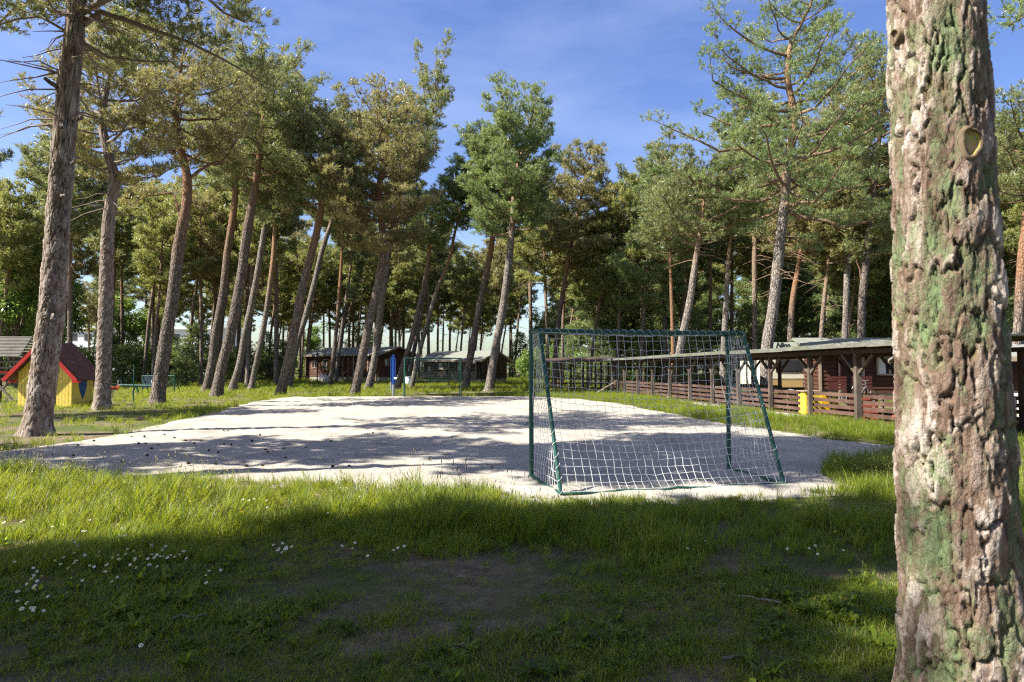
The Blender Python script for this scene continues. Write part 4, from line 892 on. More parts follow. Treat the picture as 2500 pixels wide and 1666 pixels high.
# ------------------------------------------------------------------ cabins
def cabin(corner, th, L_, G_, found, eave, ridge, wall_m, label, roof_m='roof_grey', over=.45, name='log_cabin', features=()):
    """corner: nearest corner; long wall runs left-and-back, gable wall right-and-back"""
    c = np.array([corner[0], corner[1], 0.0]); lu = np.array([-math.cos(th), math.sin(th), 0]); gu = np.array([math.sin(th), math.cos(th), 0]); z = np.array([0, 0, 1.0])
    T = Thing(name, c, label, 'cabin'); q = lambda a, b, h: c + lu * a + gu * b + z * h
    T.part('foundation', MB().add([q(0, 0, -.1), q(L_, 0, -.1), q(L_, G_, -.1), q(0, G_, -.1), q(0, 0, found), q(L_, 0, found), q(L_, G_, found), q(0, G_, found)], [(0, 1, 5, 4), (1, 2, 6, 5), (2, 3, 7, 6), (3, 0, 4, 7), (4, 5, 6, 7)]), 'concrete')
    # board walls: overlapping horizontal boards with real laps
    nb_ = max(6, int((eave - found) / .19)); hb = (eave - found) / nb_
    wl_ = MB()
    for j in range(nb_):
        z0_, z1_ = found + j * hb, found + (j + 1) * hb
        for (p, qv, n_) in (((0, 0), (L_, 0), -gu), ((0, 0), (0, G_), -lu), ((L_, 0), (L_, G_), lu), ((0, G_), (L_, G_), gu)):
            a, b_ = q(*p, 0), q(*qv, 0)
            wl_.add([a + n_ * .045 + z * z0_, b_ + n_ * .045 + z * z0_, b_ + n_ * .012 + z * z1_, a + n_ * .012 + z * z1_], [(0, 1, 2, 3)])
            wl_.add([a + n_ * .045 + z * z0_, b_ + n_ * .045 + z * z0_, b_ + z * z0_, a + z * z0_], [(3, 2, 1, 0)])
    T.part('wall', wl_, wall_m)
    for a in (0, L_):
        T.part('gable', MB().prism([q(a, -.02, eave), q(a, G_ + .02, eave), q(a, G_ / 2, ridge - .1)], 0, lu * (-.05 if a == 0 else .05)), wall_m)
    e2 = eave - (ridge - eave) * over / (G_ / 2)
    for sgn in (0, 1):
        b0, b1 = (-over, G_ / 2) if sgn == 0 else (G_ + over, G_ / 2)
        rfp = [q(-over, b0, e2), q(L_ + over, b0, e2), q(L_ + over, b1, ridge), q(-over, b1, ridge)]
        o_ = T.part('roof', MB().prism(rfp, 0, (0, 0, .09)), roof_m)
        T.part('fascia', MB().bar(q(-over, b0, e2 + .02) , q(L_ + over, b0, e2 + .02), .03, .15), 'trim', None)
        T.part('barge_board', MB().bar(q(-over - .02, b0, e2 + .03), q(-over - .02, b1, ridge + .03), .03, .16), 'trim')
    def win(a0, a1, z0_, z1_, wall='L', shut=None, curtain=False):
        n_ = -gu if wall == 'L' else -lu; f = (lambda a, h, o_: q(a, 0, h) + n_ * o_) if wall == 'L' else (lambda a, h, o_: q(0, a, h) + n_ * o_)
        fr = MB()
        for (x0, y0, x1, y1) in ((a0, z0_, a1, z0_), (a0, z1_, a1, z1_), (a0, z0_, a0, z1_), (a1, z0_, a1, z1_), ((a0 + a1) / 2, z0_, (a0 + a1) / 2, z1_)): fr.bar(f(x0, y0, .07), f(x1, y1, .07), .07, .07, tuple(n_))
        w_ = T.part('window', fr, 'trim')
        pn = MB().add([f(a0, z0_, .055), f(a1, z0_, .055), f(a1, z1_, .055), f(a0, z1_, .055)], [(0, 1, 2, 3)]).build('pane', M['glass'], w_)
        if curtain: MB().add([f(a0, z0_, .058), f(a0 + .35 * (a1 - a0), z0_, .058), f(a0 + .3 * (a1 - a0), z1_, .058), f(a0, z1_, .058)], [(0, 1, 2, 3)]).build('curtain', M['curtain'], w_)
        if shut: 
            x0, x1 = shut
            for j in range(4): MB().bar(f(x0 + (x1 - x0) * (j + .5) / 4, z0_ - .02, .10), f(x0 + (x1 - x0) * (j + .5) / 4, z1_ + .02, .10), abs(x1 - x0) / 4 * .94, .03, tuple(n_)).build('shutter_board', M['shutter'], w_)
    def door(a0, a1, h, wall='L', mat='cabin_red'):
        n_ = -gu if wall == 'L' else -lu; f = (lambda a, hh_, o_: q(a, 0, hh_) + n_ * o_) if wall == 'L' else (lambda a, hh_, o_: q(0, a, hh_) + n_ * o_)
        d_ = T.part('door', MB().prism([f(a0, found, .05), f(a1, found, .05), f(a1, found + h, .05), f(a0, found + h, .05)], 0, n_ * .05), mat)
        MB().tube([f(a1 - .1, found + 1.0, .12), f(a1 - .22, found + 1.0, .12)], .015, 6).build('handle', M['steel'], d_)
        fr = MB()
        for x in (a0 - .05, a1 + .05): fr.bar(f(x, found, .075), f(x, found + h + .05, .075), .09, .06, tuple(n_))
        T.part('door_frame', fr, 'trim')
    for ft in features:
        {'win': win, 'door': door}[ft[0]](*ft[1:])
    return T, q
thc = R(30)
c1, q1 = cabin((-14.1, 72.0), thc, 10.8, 6.0, .55, 2.95, 3.75, 'cabin_wall', 'brown board cabin with pale posts and orange shutter', features=[('win', 7.9, 6.7, 1.35, 2.45, 'L', (6.6, 7.1)), ('door', 5.0, 4.1, 2.0, 'L'), ('win', 9.6, 8.8, 1.5, 2.3, 'L'), ('door', 2.3, 1.3, 2.0, 'L'), ('win', 1.0, 2.1, 1.75, 2.45, 'G', None, True), ('win', 4.1, 4.8, 1.8, 2.45, 'G')])
for a in (10.4, 6.35, 5.6, 3.2, .1): c1.part('porch_post', MB().bar(q1(a, -.30, 0.0), q1(a, -.30, 2.85), .12, .12, (0, 1, 0)), 'trim')
c1.part('stair_rail', MB().tube([q1(3.9, -1.0, 0), q1(3.9, -1.0, .95), q1(3.9, -.3, 1.45)], .03, 6), 'trim')
for j in range(3): c1.part('step', MB().bar(q1(4.0, -.9 + j * .28, .09 + j * .17), q1(5.1, -.9 + j * .28, .09 + j * .17), .28, .17 - .004), 'concrete')
c2, q2 = cabin((-3.05, 66.0), thc, 6.8, 5.0, .45, 2.30, 3.15, 'cabin_dark', 'dark weathered cabin with open porch rails behind the far goal', features=[('win', 4.9, 3.9, 1.35, 2.0, 'L', None, True), ('win', 6.2, 5.7, 1.2, 1.6, 'L', None, True), ('door', 1.9, 1.0, 1.8, 'L', 'cabin_dark'), ('door', 1.2, 2.1, 1.8, 'G', 'cabin_dark')])
for a in (6.7, 3.5, 2.3, .3): c2.part('porch_post', MB().bar(q2(a, -.35, 0.0), q2(a, -.35, 2.15), .11, .11, (0, 1, 0)), 'log')
for a0, a1 in ((3.3, 2.4), (1.95, .35), (6.6, 3.7)):
    for j in range(4): c2.part('rail_board', MB().bar(q2(a0, -.43, .55 + j * .17), q2(a1, -.43, .55 + j * .17), .025, .12), 'log')
c2.part('number_board', MB().bar(q2(.25, -.5, 2.05), q2(.75, -.5, 2.05), .02, .22), 'white')
c3, q3 = cabin((-27.2, 76.0), R(75), 4.0, 2.6, .3, 1.9, 2.9, 'cabin_dark', 'small dark hut with steep gable among the spruces', features=[('door', .5, 1.3, 1.5, 'G', 'cabin_dark')])
c4, q4 = cabin((18.6, 31.4), R(2), 4.4, 4.2, .35, 2.25, 2.9, 'cabin_red', 'red brown board cabin with pale corner boards behind the shelter', features=[('door', 3.6, 2.7, 1.75, 'L', 'maroon'), ('win', 1.8, .7, 1.2, 2.0, 'L', None, True)])
for j in range(5): c4.part('bench_board', MB().bar(q4(2.2, -.35, .55 + j * .13), q4(4.2, -.35, .55 + j * .13), .03, .10), 'maroon')
for a in (.0, 2.45, 4.4): c4.part('corner_board', MB().bar(q4(a, -.06, .3), q4(a, -.06, 2.2), .12, .04, (0, 1, 0)), 'trim')
c5, q5 = cabin((22.4, 22.6), R(3), 6.6, 5.0, .75, 1.92, 2.7, 'cabin_red', 'orange brown cabin right of the lichened trunk')
wb = Thing('garden_table', (15.6, 20.6, 0), 'white garden table in front of the orange brown cabin', 'table')
wb.part('table_top', MB().box((15.75, 20.6, .70), (1.6, .7, .05)), 'white')
for dx in (-.7, .7):
    for dy in (-.28, .28): wb.part('leg', MB().box((15.75 + dx, 20.6 + dy, .34), (.06, .06, .68)), 'white')

# cream caravan with lettering on its roof board
cv = Thing('caravan', (13.5, 33.5, 0), 'cream caravan with dark lettering on its roof board behind the shelter', 'caravan')
prof = [(12.55, .55), (12.5, .9), (12.5, 1.9), (12.62, 2.28), (12.85, 2.42), (14.15, 2.42), (14.38, 2.28), (14.5, 1.9), (14.5, .9), (14.45, .55)]
cv.part('body', MB().prism([(x, 33.3, z_) for x, z_ in prof], 0, (0, 4.4, 0)), 'cream')
wn_o = cv.part('window', MB().box((13.5, 33.285, 1.62), (1.3, .03, .62)), 'beam_dark'); MB().box((13.5, 33.262, 1.62), (1.18, .012, .5)).build('pane', M['glass'], wn_o)
cv.part('trim_strip', MB().box((13.5, 33.29, .98), (1.96, .02, .06)), 'trim'); cv.part('skirt_panel', MB().box((13.4, 33.288, .74), (1.5, .02, .32)), m_paint('tan_panel', (.45, .30, .12), .6))
for x in (12.75, 14.25): cv.part('wheel', MB().tube([(x - .09, 35.6, .31), (x + .09, 35.6, .31)], .31, 18), 'black')
cv.part('drawbar', MB().tube([(13.5, 33.4, .45), (13.5, 32.5, .42), (13.5, 32.3, .1), (13.5, 32.3, -.02)], .04, 8), 'steel')
sb = cv.part('sign_board', MB().box((13.35, 33.2, 2.60), (1.66, .04, .30)), m_paint('pale_sign_board', (.55, .58, .46), .6))
for x in (12.75, 13.95): MB().box((x, 33.24, 2.44), (.05, .04, .3)).build('bracket', M['steel'], sb)
tcu = bpy.data.curves.new('lettering', 'FONT'); tcu.body = 'Nico'; tcu.size = .34; tcu.shear = .3; tcu.extrude = .004; tcu.offset = .012
to = bpy.data.objects.new('lettering', tcu); COL.objects.link(to); bpy.context.view_layer.update()
tm = bpy.data.meshes.new_from_object(to.evaluated_get(bpy.context.evaluated_depsgraph_get())); bpy.data.objects.remove(to); tm.materials.clear(); tm.materials.append(M['black'])
lo_ = link('lettering', tm, sb); lo_.location = (12.82, 33.174, 2.50); lo_.rotation_euler = (R(90), 0, 0)

# bicycle by the cabin behind the shelter
def bicycle(o, rz, label):
    T = empty('bicycle', o, rz, label, 'bicycle'); 
    def ring(c, r, t, name, mat, par):
        P = [(c[0] + r * math.cos(a), 0, c[1] + r * math.sin(a)) for a in np.linspace(0, 2 * math.pi, 25)]; return MB().tube(P, t, 6, False).build(name, M[mat], par)
    for cx in (0, 1.02):
        w_ = empty('wheel', (0, 0, 0)); w_.parent = T; w_.name = 'wheel'
        ring((cx, .34), .33, .018, 'tyre', 'black', w_); ring((cx, .34), .305, .010, 'rim', 'steel', w_)
        sp_ = MB()
        for a in np.linspace(0, math.pi, 8, endpoint=False): sp_.tube([(cx + .3 * math.cos(a), 0, .34 + .3 * math.sin(a)), (cx - .3 * math.cos(a), 0, .34 - .3 * math.sin(a))], .0025, 3)
        sp_.build('spokes', M['steel'], w_)
    fr = MB()
    for a, c in (((.0, 0, .34), (.42, 0, .30)), ((.42, 0, .30), (.30, 0, .86)), ((.33, 0, .78), (.86, 0, .82)), ((.42, 0, .30), (.88, 0, .72)), ((.0, 0, .34), (.33, 0, .78)), ((1.02, 0, .34), (.84, 0, .92))): fr.tube([a, c], .017, 6)
    fr.build('frame', M['steel'], T); MB().tube([(.78, -.28, 1.0), (.86, -.1, .98), (.84, 0, .95), (.86, .1, .98), (.78, .28, 1.0)], .012, 6).build('handlebar', M['steel'], T)
    MB().box((.28, 0, .89), (.26, .14, .05)).build('saddle', M['black'], T)
    return T
bicycle((14.0, 28.6, 0), .15, 'bicycle with pale wheels parked behind the shelter')

# ------------------------------------------------------------------ playground on the left
ph = Thing('playhouse', (-18.0, 27.3, 0), 'yellow wooden playhouse with red roof and blue door', 'playhouse')
x0, x1, y0, y1, ev, ap = -19.05, -17.0, 26.4, 27.75, 1.40, 2.48
np_ = 17; pw = (x1 - x0) / np_
for j in range(np_):
    a = x0 + pw * j; xm = a + pw / 2
    if 8 <= j <= 11:
        zb = 1.12
    else: zb = .02
    top = lambda x: ap - .05 - (ap - ev) * abs(x - (x0 + x1) / 2) / ((x1 - x0) / 2)
    ph.part('plank', MB().prism([(a + .006, y0, zb), (a + pw - .006, y0, zb), (a + pw - .006, y0, top(a + pw)), (a + .006, y0, top(a))], 0, (0, .025, 0)), 'yellow')
nd = x0 + pw * 8
ph.part('inner_wall', MB().box(((x0 + x1) / 2, y0 + .05, .66), (x1 - x0 - .02, .02, 1.28)), 'beam_dark')
for j in range(3): dr_ = ph.part('door_board', MB().box((nd + pw * (1.9 + j * .7), y0 - .012, .50), (pw * .66, .02, .92)), 'blue')
nps = 12; pd = (y1 - y0) / nps
for xs in (x0, x1):
    for j in range(nps): ph.part('side_plank', MB().box((xs, y0 + pd * (j + .5), ev / 2 + .01), (.025, pd - .008, ev - .02)), 'yellow')
ph.part('back_wall', MB().box(((x0 + x1) / 2, y1, ev / 2), (x1 - x0, .03, ev)), 'yellow')
ph.part('back_gable', MB().prism([(x0, y1 - .01, ev), (x1, y1 - .01, ev), ((x0 + x1) / 2, y1 - .01, ap - .06)], 0, (0, .025, 0)), 'yellow')
# blue tulip shaped shutter on the side
tul = [(0, -.50), (.13, -.30), (.22, -.05), (.24, .22), (.20, .38), (-.20, .38), (-.24, .22), (-.22, -.05), (-.13, -.30)]
ph.part('window_shutter', MB().prism([(x1 + .022, y0 + .66 + u, .80 + v_) for u, v_ in tul], 0, (.018, 0, 0)), 'blue', label='blue shutter tapering to a point')
sl = math.atan2(ap - ev, (x1 - x0) / 2)
for sgn in (-1, 1):
    xm = (x0 + x1) / 2; n_rb = 9; ov = .36
    for j in range(n_rb):
        ya, yb_ = y0 - .30 + (y1 - y0 + .6) * j / n_rb, y0 - .30 + (y1 - y0 + .6) * (j + 1) / n_rb
        ex_, ez = xm + sgn * ((x1 - x0) / 2 + ov), ev - ov * math.tan(sl)
        ph.part('roof_board', MB().prism([(xm, ya + .004, ap), (xm, yb_ - .004, ap), (ex_, yb_ - .004, ez), (ex_, ya + .004, ez)], 0, (0, 0, .035)), 'red_roof')
    ph.part('barge_board', MB().bar((xm + sgn * .005, y0 - .325, ap - .02), (ex_ + sgn * .02, y0 - .325, ez - .01), .03, .14), 'red_paint')
    ph.part('eave_board', MB().box((xm + sgn * ((x1 - x0) / 2 + .2), y0 - .02, ev - .42), (.34, .03, .09)), 'red_paint')

# climbing tower with slatted roof
ct = Thing('climbing_tower', (-22.5, 31.0, 0), 'log climbing tower with grey slatted roof and red board beside the playhouse', 'climbing frame')
for x in (-23.9, -22.75, -21.7):
    for y in (30.4, 31.8): ct.part('post', MB().tube([(x, y, -.05), (x + .02, y, 2.2)], .07, 8), 'log_dark')
for j in range(14):
    f = j / 13; yy = 29.9 + .75 * f; zz = 2.02 + .86 * f
    ct.part('roof_slat', MB().tube([(-23.95 + .1 * f, yy, zz), (-21.55 - .0 * f, yy, zz)], .034, 7), 'slat_grey')
for j in range(8):
    f = j / 7; ct.part('roof_slat', MB().tube([(-23.9, 32.2 - .75 * f, 2.02 + .86 * f), (-21.55, 32.2 - .75 * f, 2.02 + .86 * f)], .034, 7), 'slat_grey')
for x in (-23.6, -21.8):
    ct.part('rafter', MB().bar((x, 29.95, 1.98), (x, 30.66, 2.80), .06, .06), 'log_dark'); ct.part('rafter', MB().bar((x, 32.15, 1.98), (x, 31.44, 2.80), .06, .06), 'log_dark')
for zz in (1.02, 1.22, 1.50, 1.76): ct.part('rail', MB().tube([(-24.2, 30.3, zz), (-21.6, 30.3, zz + .01)], .045, 8), 'log')
ct.part('floor_deck', MB().box((-22.8, 31.1, .93), (2.4, 1.6, .06)), 'log_dark'); ct.part('red_board', MB().box((-22.6, 30.22, 1.33), (1.3, .03, .10)), 'red_paint')
for a, c in (((-23.0, 30.25, .05), (-22.2, 30.25, .95)), ((-22.0, 30.2, .05), (-22.85, 30.2, .95)), ((-23.9, 30.2, .05), (-22.9, 30.0, .9)), ((-24.3, 29.9, .0), (-22.9, 30.3, 1.0))): ct.part('strut', MB().tube([a, c], .05, 8), 'log')

# wire mesh fence before the playhouse
wf_ = Thing('wire_fence', (-18.5, 25.7, 0), 'thin wire mesh fence with dark green posts before the playhouse', 'fence')
fp = [(-21.5, 24.6), (-19.6, 25.3), (-17.6, 25.8), (-16.15, 29.2)]
for x, y in fp: wf_.part('post', MB().tube([(x, y, -.05), (x, y, 1.22 if x < -17 else 1.65)], .024, 8), 'green_metal')
P_, R_ = [], []
for k in range(3):
    a, c = np.array(fp[k]), np.array(fp[k + 1]); Lk = np.linalg.norm(c - a); nn = int(Lk / .11)
    for j in range(nn + 1):
        p = a + (c - a) * j / nn; P_.append(np.array([(*p, .05), (*p, 1.1)])); R_.append(np.full(2, .0018))
    for z_ in (.06, .3, .58, .85, 1.1): P_.append(np.array([(*a, z_), (*c, z_)])); R_.append(np.full(2, .0028))
V, F = net_mesh(P_, R_); o_ = link('wire_mesh', np_mesh('wire_mesh', V - wf_.loc, F, M['green_metal']), wf_.o)
tag(MB().tube([(-18.75, 19.0, 0), (-18.9, 19.0, .9)], [.05, .045], 8).build('wooden_stake', M['log_dark']), 'dark tilted wooden stake in the grass left of the knotty pine', 'stake')

sr = Thing('spring_rider', (-19.75, 33.8, 0), 'small orange spring rider beyond the straight pine', 'play equipment')
sr.part('spring', MB().tube([(-19.75 + .09 * math.cos(k * .9), 33.8 + .09 * math.sin(k * .9), .02 + k * .011) for k in range(36)], .014, 5), 'steel')
sr.part('body', MB().prism([(-20.05, 33.75, .42), (-19.5, 33.75, .40), (-19.35, 33.75, .62), (-19.5, 33.75, .66), (-19.62, 33.75, .52), (-19.95, 33.75, .55), (-20.12, 33.75, .78), (-20.28, 33.75, .74)], 0, (0, .09, 0)), 'orange')
sr.part('seat', MB().box((-19.72, 33.8, .565), (.32, .24, .03)), 'red_box'); sr.part('handle', MB().tube([(-19.98, 33.62, .66), (-19.98, 33.98, .66)], .016, 6), 'red_paint')
so2 = Thing('ball_post', (-20.9, 35.6, 0), 'low post with round orange top beside the seesaw', 'play equipment')
so2.part('post', MB().tube([(-20.9, 35.6, -.02), (-20.9, 35.6, .38)], .04, 8), 'white'); so2.part('top', MB().lathe([(.0, .36), (.17, .38), (.21, .46), (.18, .54), (.0, .58)], (-20.9, 35.6, 0), 14), 'orange')
ss = Thing('seesaw', (-20.9, 38.0, 0), 'low dark green seesaw beam beside the forked pine', 'seesaw')
ss.part('beam', MB().tube([(-22.4, 38, .55), (-20.9, 38, .53), (-19.3, 38, .50)], .06, 8), 'green_metal')
for dx in (-.2, .2): ss.part('support', MB().bar((-20.9 + dx, 38, -.02), (-20.9 + dx * .2, 38, .5), .07, .07), 'green_metal')
for x in (-22.1, -19.6): ss.part('seat', MB().box((x, 38, .62), (.34, .26, .03)), 'beam_dark'); 
for x in (-21.8, -19.95): ss.part('handle', MB().tube([(x, 37.85, .6), (x, 37.85, .82), (x, 38.15, .82), (x, 38.15, .6)], .014, 6), 'steel')
mg = Thing('mini_goal', (-20.0, 40.0, 0), 'small green tube goal with mesh behind the forked pine', 'goal')
for x, y in ((-21.6, 40.0), (-19.75, 40.0)):
    mg.part('post', MB().tube([(x, y, -.03), (x, y, 1.05)], .035, 8), 'green_metal'); mg.part('stay', MB().tube([(x, y, 1.03), (x - .0, y + .75, .02)], .028, 8), 'green_metal')
mg.part('crossbar', MB().tube([(-21.6, 40, 1.04), (-19.75, 40, 1.04)], .035, 8), 'green_metal'); mg.part('diagonal', MB().tube([(-20.35, 40.02, .35), (-19.78, 40.02, .9)], .025, 8), 'green_metal')
P_, R_ = [], []; net_panel(np.random.default_rng(4), (-21.6, 40, 1.03), (-19.75, 40, 1.03), (-19.75, 40.72, .05), (-21.6, 40.72, .05), 20, 12, (0, -.05, -.04), .004, .004, P_, R_)
V, F = net_mesh(P_, R_); link('net', np_mesh('net', V - mg.loc, F, M['net_dark']), mg.o)
mb_ = Thing('mesh_bin', (-26.6, 50.0, 0), 'pale green mesh bin standing in the grass behind the seesaw', 'bin')
mb_.part('rim', MB().tube([(-26.6 + .42 * math.cos(a), 50 + .42 * math.sin(a), .95) for a in np.linspace(0, 2 * math.pi, 17)], .025, 6, False), 'green_metal')
wv_ = MB()
for a in np.linspace(0, 2 * math.pi, 22, endpoint=False): wv_.tube([(-26.6 + .34 * math.cos(a), 50 + .34 * math.sin(a), .02), (-26.6 + .42 * math.cos(a + .2), 50 + .42 * math.sin(a + .2), .95)], .012, 4); wv_.tube([(-26.6 + .34 * math.cos(a), 50 + .34 * math.sin(a), .02), (-26.6 + .42 * math.cos(a - .3), 50 + .42 * math.sin(a - .3), .95)], .012, 4)
mb_.part('basket', wv_, 'pale_blue')

# ------------------------------------------------------------------ by the far edge of the court and the cabins
for k, (px, py, top, lab) in enumerate([(955, 957, 871, 'dark blue volleyball post with thin top farther from the court'), (960.5, 968, 866, 'blue volleyball post with winch at the far court edge')]):
    g_ = ground(px, py); t_ = Thing('volleyball_post', g_, lab, 'post'); h_ = at(px, top, g_[1])[2]
    t_.part('post', MB().tube([g_ - np.array([0, 0, .1]), g_ + np.array([0, 0, h_])], .045 if k == 0 else .055, 10), 'blue_post')
    t_.part('sleeve', MB().tube([g_ + np.array([0, 0, -.05]), g_ + np.array([0, 0, .62])], .075 if k == 0 else .085, 10), 'steel')
    t_.part('rail', MB().box(g_ + np.array([.09, -.02, h_ * .62]), (.05, .05, h_ * .6)), 'blue_post')
    if k: t_.part('winch', MB().tube([g_ + np.array([.05, -.12, .95]), g_ + np.array([.2, -.12, .95])], .06, 10), 'white'); t_.part('crank', MB().tube([g_ + np.array([.2, -.12, .95]), g_ + np.array([.24, -.12, 1.15])], .015, 6), 'steel')
wbn = Thing('litter_bin', (ground(996, 942)), 'pale blue litter bin between two leaning trunks', 'bin')
wl0 = wbn.loc; wbn.part('body', MB().lathe([(.22, 0), (.28, .75), (.26, .75), (.2, .04)], tuple(wl0), 16), 'pale_blue'); wbn.part('rim', MB().tube([(wl0[0] + .28 * math.cos(a), wl0[1] + .28 * math.sin(a), .76) for a in np.linspace(0, 6.2832, 17)], .02, 6, False), 'white')
pt = Thing('picnic_table', (-8.1, 60.0, 0), 'dark picnic table on the grass before the dark cabin', 'table')
for j in range(4): pt.part('top_board', MB().box((-8.1, 59.7 + j * .18, .76), (1.5, .165, .04)), 'log_dark')
for dy in (-.75, .75): pt.part('bench_board', MB().box((-8.1, 60 + dy, .45), (1.5, .26, .04)), 'log')
for dx in (-.55, .55):
    for s_ in (-1, 1): pt.part('leg', MB().bar((-8.1 + dx, 60 + s_ * .55, 0), (-8.1 + dx, 60 + s_ * .2, .74), .07, .05), 'log_dark')
    pt.part('cross_beam', MB().box((-8.1 + dx + .06, 60, .40), (.05, 1.75, .08)), 'log_dark')
lp = Thing('lamp_post', ground(774.5, 935), 'dark lamp post with small lantern before the brown cabin', 'lamp')
b0 = lp.loc; lp.part('pole', MB().tube([b0 - np.array([0, 0, .1]), b0 + np.array([0, 0, 2.55])], [.06, .045], 10), 'black')
lp.part('lantern', MB().lathe([(.06, 2.55), (.14, 2.62), (.17, 2.85), (.12, 2.9)], tuple(b0), 10), 'steel'); lp.part('cap', MB().lathe([(.22, 2.88), (.12, 3.0), (.0, 3.05)], tuple(b0), 10), 'black'); lp.part('base', MB().lathe([(.12, -.05), (.12, .2), (.06, .35)], tuple(b0), 10), 'black')
# white folded garden chairs beside the cabin
def chair(o, rz, label):
    T = empty('garden_chair', o, rz, label, 'chair', 'white plastic garden chairs before the brown cabin')
    for j in range(5): MB().box((0, -.2 + j * .1, .42), (.46, .085, .025)).build('seat_slat', M['white'], T)
    for j in range(5): MB().bar((-.18 + j * .09, .24, .45), (-.18 + j * .09, .38, .92), .06, .02, (0, 1, 0)).build('back_slat', M['white'], T)
    for dx in (-.22, .22):
        for y0_, y1_ in ((-.24, -.2), (.3, .22)): MB().bar((dx, y0_, 0), (dx, y1_, .42), .045, .045, (0, 1, 0)).build('leg', M['white'], T)
        MB().bar((dx, -.2, .64), (dx, .3, .66), .05, .03).build('armrest', M['white'], T); MB().bar((dx, -.2, .42), (dx, -.2, .63), .04, .04, (0, 1, 0)).build('arm_support', M['white'], T)
for px, rz in ((786, .5), (797, -.7), (803, 2.2)):
    g_ = ground(px, 936.5); chair(g_, rz, 'white plastic garden chair on the grass before the brown cabin')
# far white building beyond the trees
fb = Thing('white_building', (-95, 160, 0), 'far white building seen through the trees behind the playground', 'building')
fb.part('wall', MB().box((-88, 165, 5.2), (40, 14, 10.4)), 'far_wall'); fb.part('roof', MB().box((-88, 165, 10.7), (41, 15, .6)), 'white')
for i in range(11):
    for j in range(3): fb.part('window', MB().box((-105 + i * 3.4, 157.98, 2.4 + j * 3.1), (1.7, .08, 1.5)), 'glass')

# ------------------------------------------------------------------ grass (uncountable), flowers, cones, twigs
def tuft(name, rg, nb_, rad, h0, h1, w, lean, mat, heads=False):
    V, F, T_ = [], [], []
    for i in range(nb_):
        a, rr = rg.uniform(0, 6.28), rad * math.sqrt(rg.random()); b_ = np.array([rr * math.cos(a), rr * math.sin(a), -.01]); h = rg.uniform(h0, h1); az = rg.uniform(0, 6.28); ln = lean * rg.uniform(.3, 1.3)
        d = np.array([math.cos(az), math.sin(az), 0]); sd_ = np.array([-d[1], d[0], 0]) * math.cos(rg.uniform(-.8, .8)) + d * .3; ww = w * rg.uniform(.7, 1.3); n0 = len(V)
        for q, wq in ((0, .8), (.4, 1.0), (.75, .65)):
            c = b_ + d * (ln * h * q * q) + np.array([0, 0, h * (q - .22 * ln * q * q)]); V += [c - sd_ * ww * wq * .5, c + sd_ * ww * wq * .5]
        V.append(b_ + d * (ln * h) + np.array([0, 0, h * (1 - .22 * ln)]))
        F += [(n0, n0 + 1, n0 + 3), (n0, n0 + 3, n0 + 2), (n0 + 2, n0 + 3, n0 + 5), (n0 + 2, n0 + 5, n0 + 4), (n0 + 4, n0 + 5, n0 + 6)]
        t_ = rg.uniform(0, 1); T_ += [t_] * 7
        if heads:
            c = V[n0 + 6]; n1 = len(V); hl = rg.uniform(.03, .06); up = norm(d * ln * .6 + np.array([0, 0, 1.0]))
            for k in range(3):
                an = k * 2.094; o_ = np.array([math.cos(an), math.sin(an), 0]) * .004; V.append(c + up * hl * .4 + o_)
            V += [c - up * .004, c + up * hl]; F += [(n1, n1 + 1, n1 + 3), (n1 + 1, n1 + 2, n1 + 3), (n1 + 2, n1, n1 + 3), (n1, n1 + 1, n1 + 4), (n1 + 1, n1 + 2, n1 + 4), (n1 + 2, n1, n1 + 4)]; T_ += [.95] * 5
    return bpy.data.objects.new(name, np_mesh(name, np.array(V), np.array(F), mat, False, {'tint': T_}))
rgG = np.random.default_rng(88)
tc_ = bpy.data.collections.new('grass_tufts')
defs = [('a_lawn', 30, .085, .025, .06, .0042, .7, 'grass', False), ('b_lawn', 26, .085, .03, .075, .0045, .9, 'grass', False), ('c_mid', 26, .075, .09, .19, .005, .6, 'grass', False), ('d_mid', 24, .08, .08, .16, .005, .9, 'grass', False),
        ('e_tall', 26, .07, .18, .34, .0055, .55, 'grass', False), ('f_tall', 22, .06, .15, .30, .0055, .8, 'grass', False), ('g_seed', 7, .06, .30, .46, .0026, .35, 'dry_grass', True), ('h_dry', 22, .10, .02, .06, .004, 1.3, 'dry_grass', False)]
def rosette(name, rg, n_, ln, w, up, mat):
    V, F, T_ = [], [], []
    for i in range(n_):
        a = 6.283 * i / n_ + rg.normal(0, .25); d = np.array([math.cos(a), math.sin(a), 0]); sd_ = np.array([-d[1], d[0], 0]); L_ = ln * rg.uniform(.6, 1.2); n0 = len(V); h = up * rg.uniform(.5, 1.3)
        for q, wq in ((0, .25), (.4, .85), (.75, 1.0)):
            c = d * L_ * q + np.array([0, 0, .008 + h * L_ * math.sin(q * 2.2)]); V += [c - sd_ * w * wq * .5 + np.array([0, 0, .003]), c + sd_ * w * wq * .5 + np.array([0, 0, .003])]
        V.append(d * L_ + np.array([0, 0, .008 + h * L_ * .75])); F += [(n0, n0 + 1, n0 + 3), (n0, n0 + 3, n0 + 2), (n0 + 2, n0 + 3, n0 + 5), (n0 + 2, n0 + 5, n0 + 4), (n0 + 4, n0 + 5, n0 + 6)]; T_ += [rg.uniform(0, .7)] * 7
    return bpy.data.objects.new(name, np_mesh(name, np.array(V), np.array(F), mat, False, {'tint': T_}))
tc_.objects.link(rosette('i_weed_tuft', rgG, 9, .075, .024, .35, M['grass'])); tc_.objects.link(rosette('j_clover_tuft', rgG, 14, .06, .026, .75, M['grass']))
M['litter'] = m_grass('dry_pine_litter', (.06, .04, .024), (.13, .09, .055), (.26, .20, .13), (.12, .09, .05), .08)
